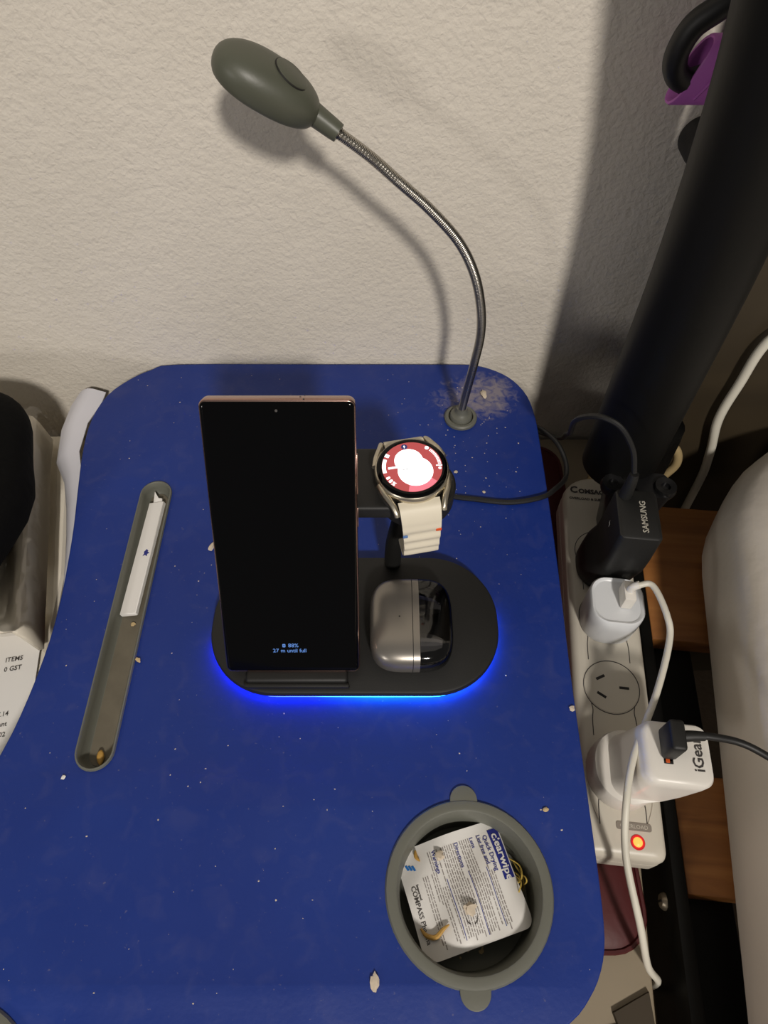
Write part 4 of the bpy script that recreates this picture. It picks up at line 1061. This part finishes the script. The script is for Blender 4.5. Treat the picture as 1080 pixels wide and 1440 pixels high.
for txt, x, y, s_ in (('ITEMS', 0.044, 0.059, 0.0048), ('0 GST', 0.044, 0.052, 0.0048), ('$147.14', 0.040, 0.020, 0.0046), ('Discount', 0.040, 0.013, 0.0044), ('0000002', 0.040, 0.006, 0.0044), ('1.7', 0.028, -0.022, 0.0044)):
    bm = lettering(txt, s_, 'RIGHT', 0.00005)
    for v in bm.verts: v.co = Vector((v.co.x + x, v.co.y + y, letter_z(v.co.x + x, v.co.y + y)))
    obj('print', bm, M_INK, sh)
# bundle in a clear sleeve
ysl = [(0.195, -0.236), (0.24, -0.246), (0.28, -0.252), (0.33, -0.268), (0.385, -0.283)]
bn = thing('wrapped_papers', 'bundle of papers in a crinkled clear plastic sleeve beside the lap desk', 'papers', (-0.33, 0.28, -0.0525))
def bundle(x_in_off, z0, z1, y_pad, wob, seed, nx=14):
    rnd = random.Random(seed); V = []; F = []; ny = 22
    for j in range(ny + 1):
        y = 0.195 - y_pad + (0.195 + 2 * y_pad) * j / ny
        xr = -0.236 - 0.047 * max(0, (y - 0.195)) / 0.19 + x_in_off
        for i in range(nx + 1):
            t = i / nx; x = -0.39 + (xr + 0.39) * t
            e = min(1, (1 - t) * 22) ** 0.5
            z = z0 + (z1 - z0) * e + wob * (math.sin((x - xr) * 420 + 0.6 * math.sin(y * 60)) * 0.9 + math.sin(y * 70 - x * 50) * 0.5 + rnd.uniform(-0.4, 0.4))
            V.append((x + 0.33, y - 0.28, z + 0.0525))
    for j in range(ny):
        for i in range(nx):
            a = j * (nx + 1) + i; F.append((a, a + 1, a + nx + 2, a + nx + 1))
    bm = from_py(V, F)
    if sum(f.normal.z for f in bm.faces) < 0: bmesh.ops.reverse_faces(bm, faces=bm.faces[:])
    return bm
o = obj('contents', bundle(-0.004, -0.050, -0.0205, 0, 0.0011, 2, 40), M_PAPER3, bn)
md = o.modifiers.new('s', 'SOLIDIFY'); md.thickness = 0.004; md.offset = -1
o2 = obj('plastic_sleeve', bundle(0.002, -0.048, -0.0160, 0.006, 0.0016, 4, 40), M_FILM, bn)
# folded white sheet standing between sleeve and board
fs = thing('folded_sheet', 'folded bluish white sheet tucked against the edge of the lap desk', 'paper', (-0.245, 0.33, -0.0575))
rows_ = [(0.4200, -0.2630, -0.0240, -0.2400, -0.0200), (0.4050, -0.2665, -0.0245, -0.2400, -0.0185), (0.3800, -0.2690, -0.0270, -0.2440, -0.0150), (0.3480, -0.2660, -0.0310, -0.2420, -0.0130), (0.3300, -0.2560, -0.0340, -0.2360, -0.0130),
         (0.3050, -0.2480, -0.0350, -0.2300, -0.0135), (0.2750, -0.2400, -0.0350, -0.2240, -0.0140), (0.2450, -0.2345, -0.0370, -0.2190, -0.0150), (0.2150, -0.2290, -0.0390, -0.2150, -0.0160)]
V = []; F = []
for (y, xl, zl, xr, zr) in rows_:
    for s_ in (0, 1):
        for k in range(6):
            t = k / 5; fold = 0.004 * math.sin(t * math.pi * 1.3)
            V.append((xl + (xr - xl) * t + 0.245, y - 0.33, zl + (zr - zl) * t + fold - 0.0008 * s_ + 0.0575))
nr = len(rows_)
for j in range(nr - 1):
    for k in range(5):
        a = j * 12 + k; F.append((a, a + 1, a + 13, a + 12)); F.append((a + 6, a + 18, a + 19, a + 7))
    F.append((j * 12, j * 12 + 12, j * 12 + 18, j * 12 + 6)); F.append((j * 12 + 5, j * 12 + 11, j * 12 + 23, j * 12 + 17))
for b0_ in (0, (nr - 1) * 12):
    for k in range(5): F.append((b0_ + k, b0_ + 6 + k, b0_ + 7 + k, b0_ + 1 + k))
obj('sheet', from_py(V, F), M_PAPER2, fs)
# black bag
bb = thing('black_pouch', 'black fabric pouch lying on the wrapped papers', 'bag', (-0.341, 0.266, -0.0165))
bm = superq(0.092, 0.108, 0.036, 0.8, 0.75, 56, 28, 0, 0, 0.036)
for v in bm.verts:
    d = 1 + 0.03 * math.sin(v.co.y * 70 + v.co.z * 40) + 0.02 * math.sin(v.co.x * 90 + v.co.y * 33)
    v.co.x *= d; v.co.y *= d
obj('pouch_body', bm, M_BAG, bb)
obj('zip', tube([(0.058, -0.082, 0.052), (0.071, -0.030, 0.054), (0.071, 0.030, 0.054), (0.056, 0.082, 0.052)], 0.0016, 6, 6), M_BLACK, bb)

# ------------------------------------------------------------------ brown card and pink cloth by the bed rail
bcard = thing('brown_card', 'folded dark brown card standing beside the bed rail on the table', 'card', (0.1460, -0.040, TZ))
obj('card_leaf', loft([[(-0.0130, 0.0270, 0.0002), (0.0105, 0.0370, 0.0002), (0.0105, -0.06, 0.0002)], [(-0.0125, 0.0268, 0.0030), (0.0100, 0.0365, 0.0030), (0.0100, -0.06, 0.0030)]]), M_BROWN, bcard)
pk_ = obj('pink_cloth', from_py(*(lambda nx, ny: ([(-0.030 + 0.040 * i / nx, -0.07 + 0.078 * j / ny - 0.012 * abs(i / nx - 0.6), 0.0036 + 0.0015 * math.sin(i * 1.3 + j) * (0 < i < nx) * (0 < j < ny)) for j in range(ny + 1) for i in range(nx + 1)],
       [(j * (nx + 1) + i, j * (nx + 1) + i + 1, (j + 1) * (nx + 1) + i + 1, (j + 1) * (nx + 1) + i) for j in range(ny) for i in range(nx)]))(8, 10)), M_PINK, loc=(0.140, -0.030, TZ + 0.001))
pk_.modifiers.new('s', 'SOLIDIFY').thickness = 0.002
tag(pk_, 'dull pink cloth beside the brown card on the table', 'cloth')
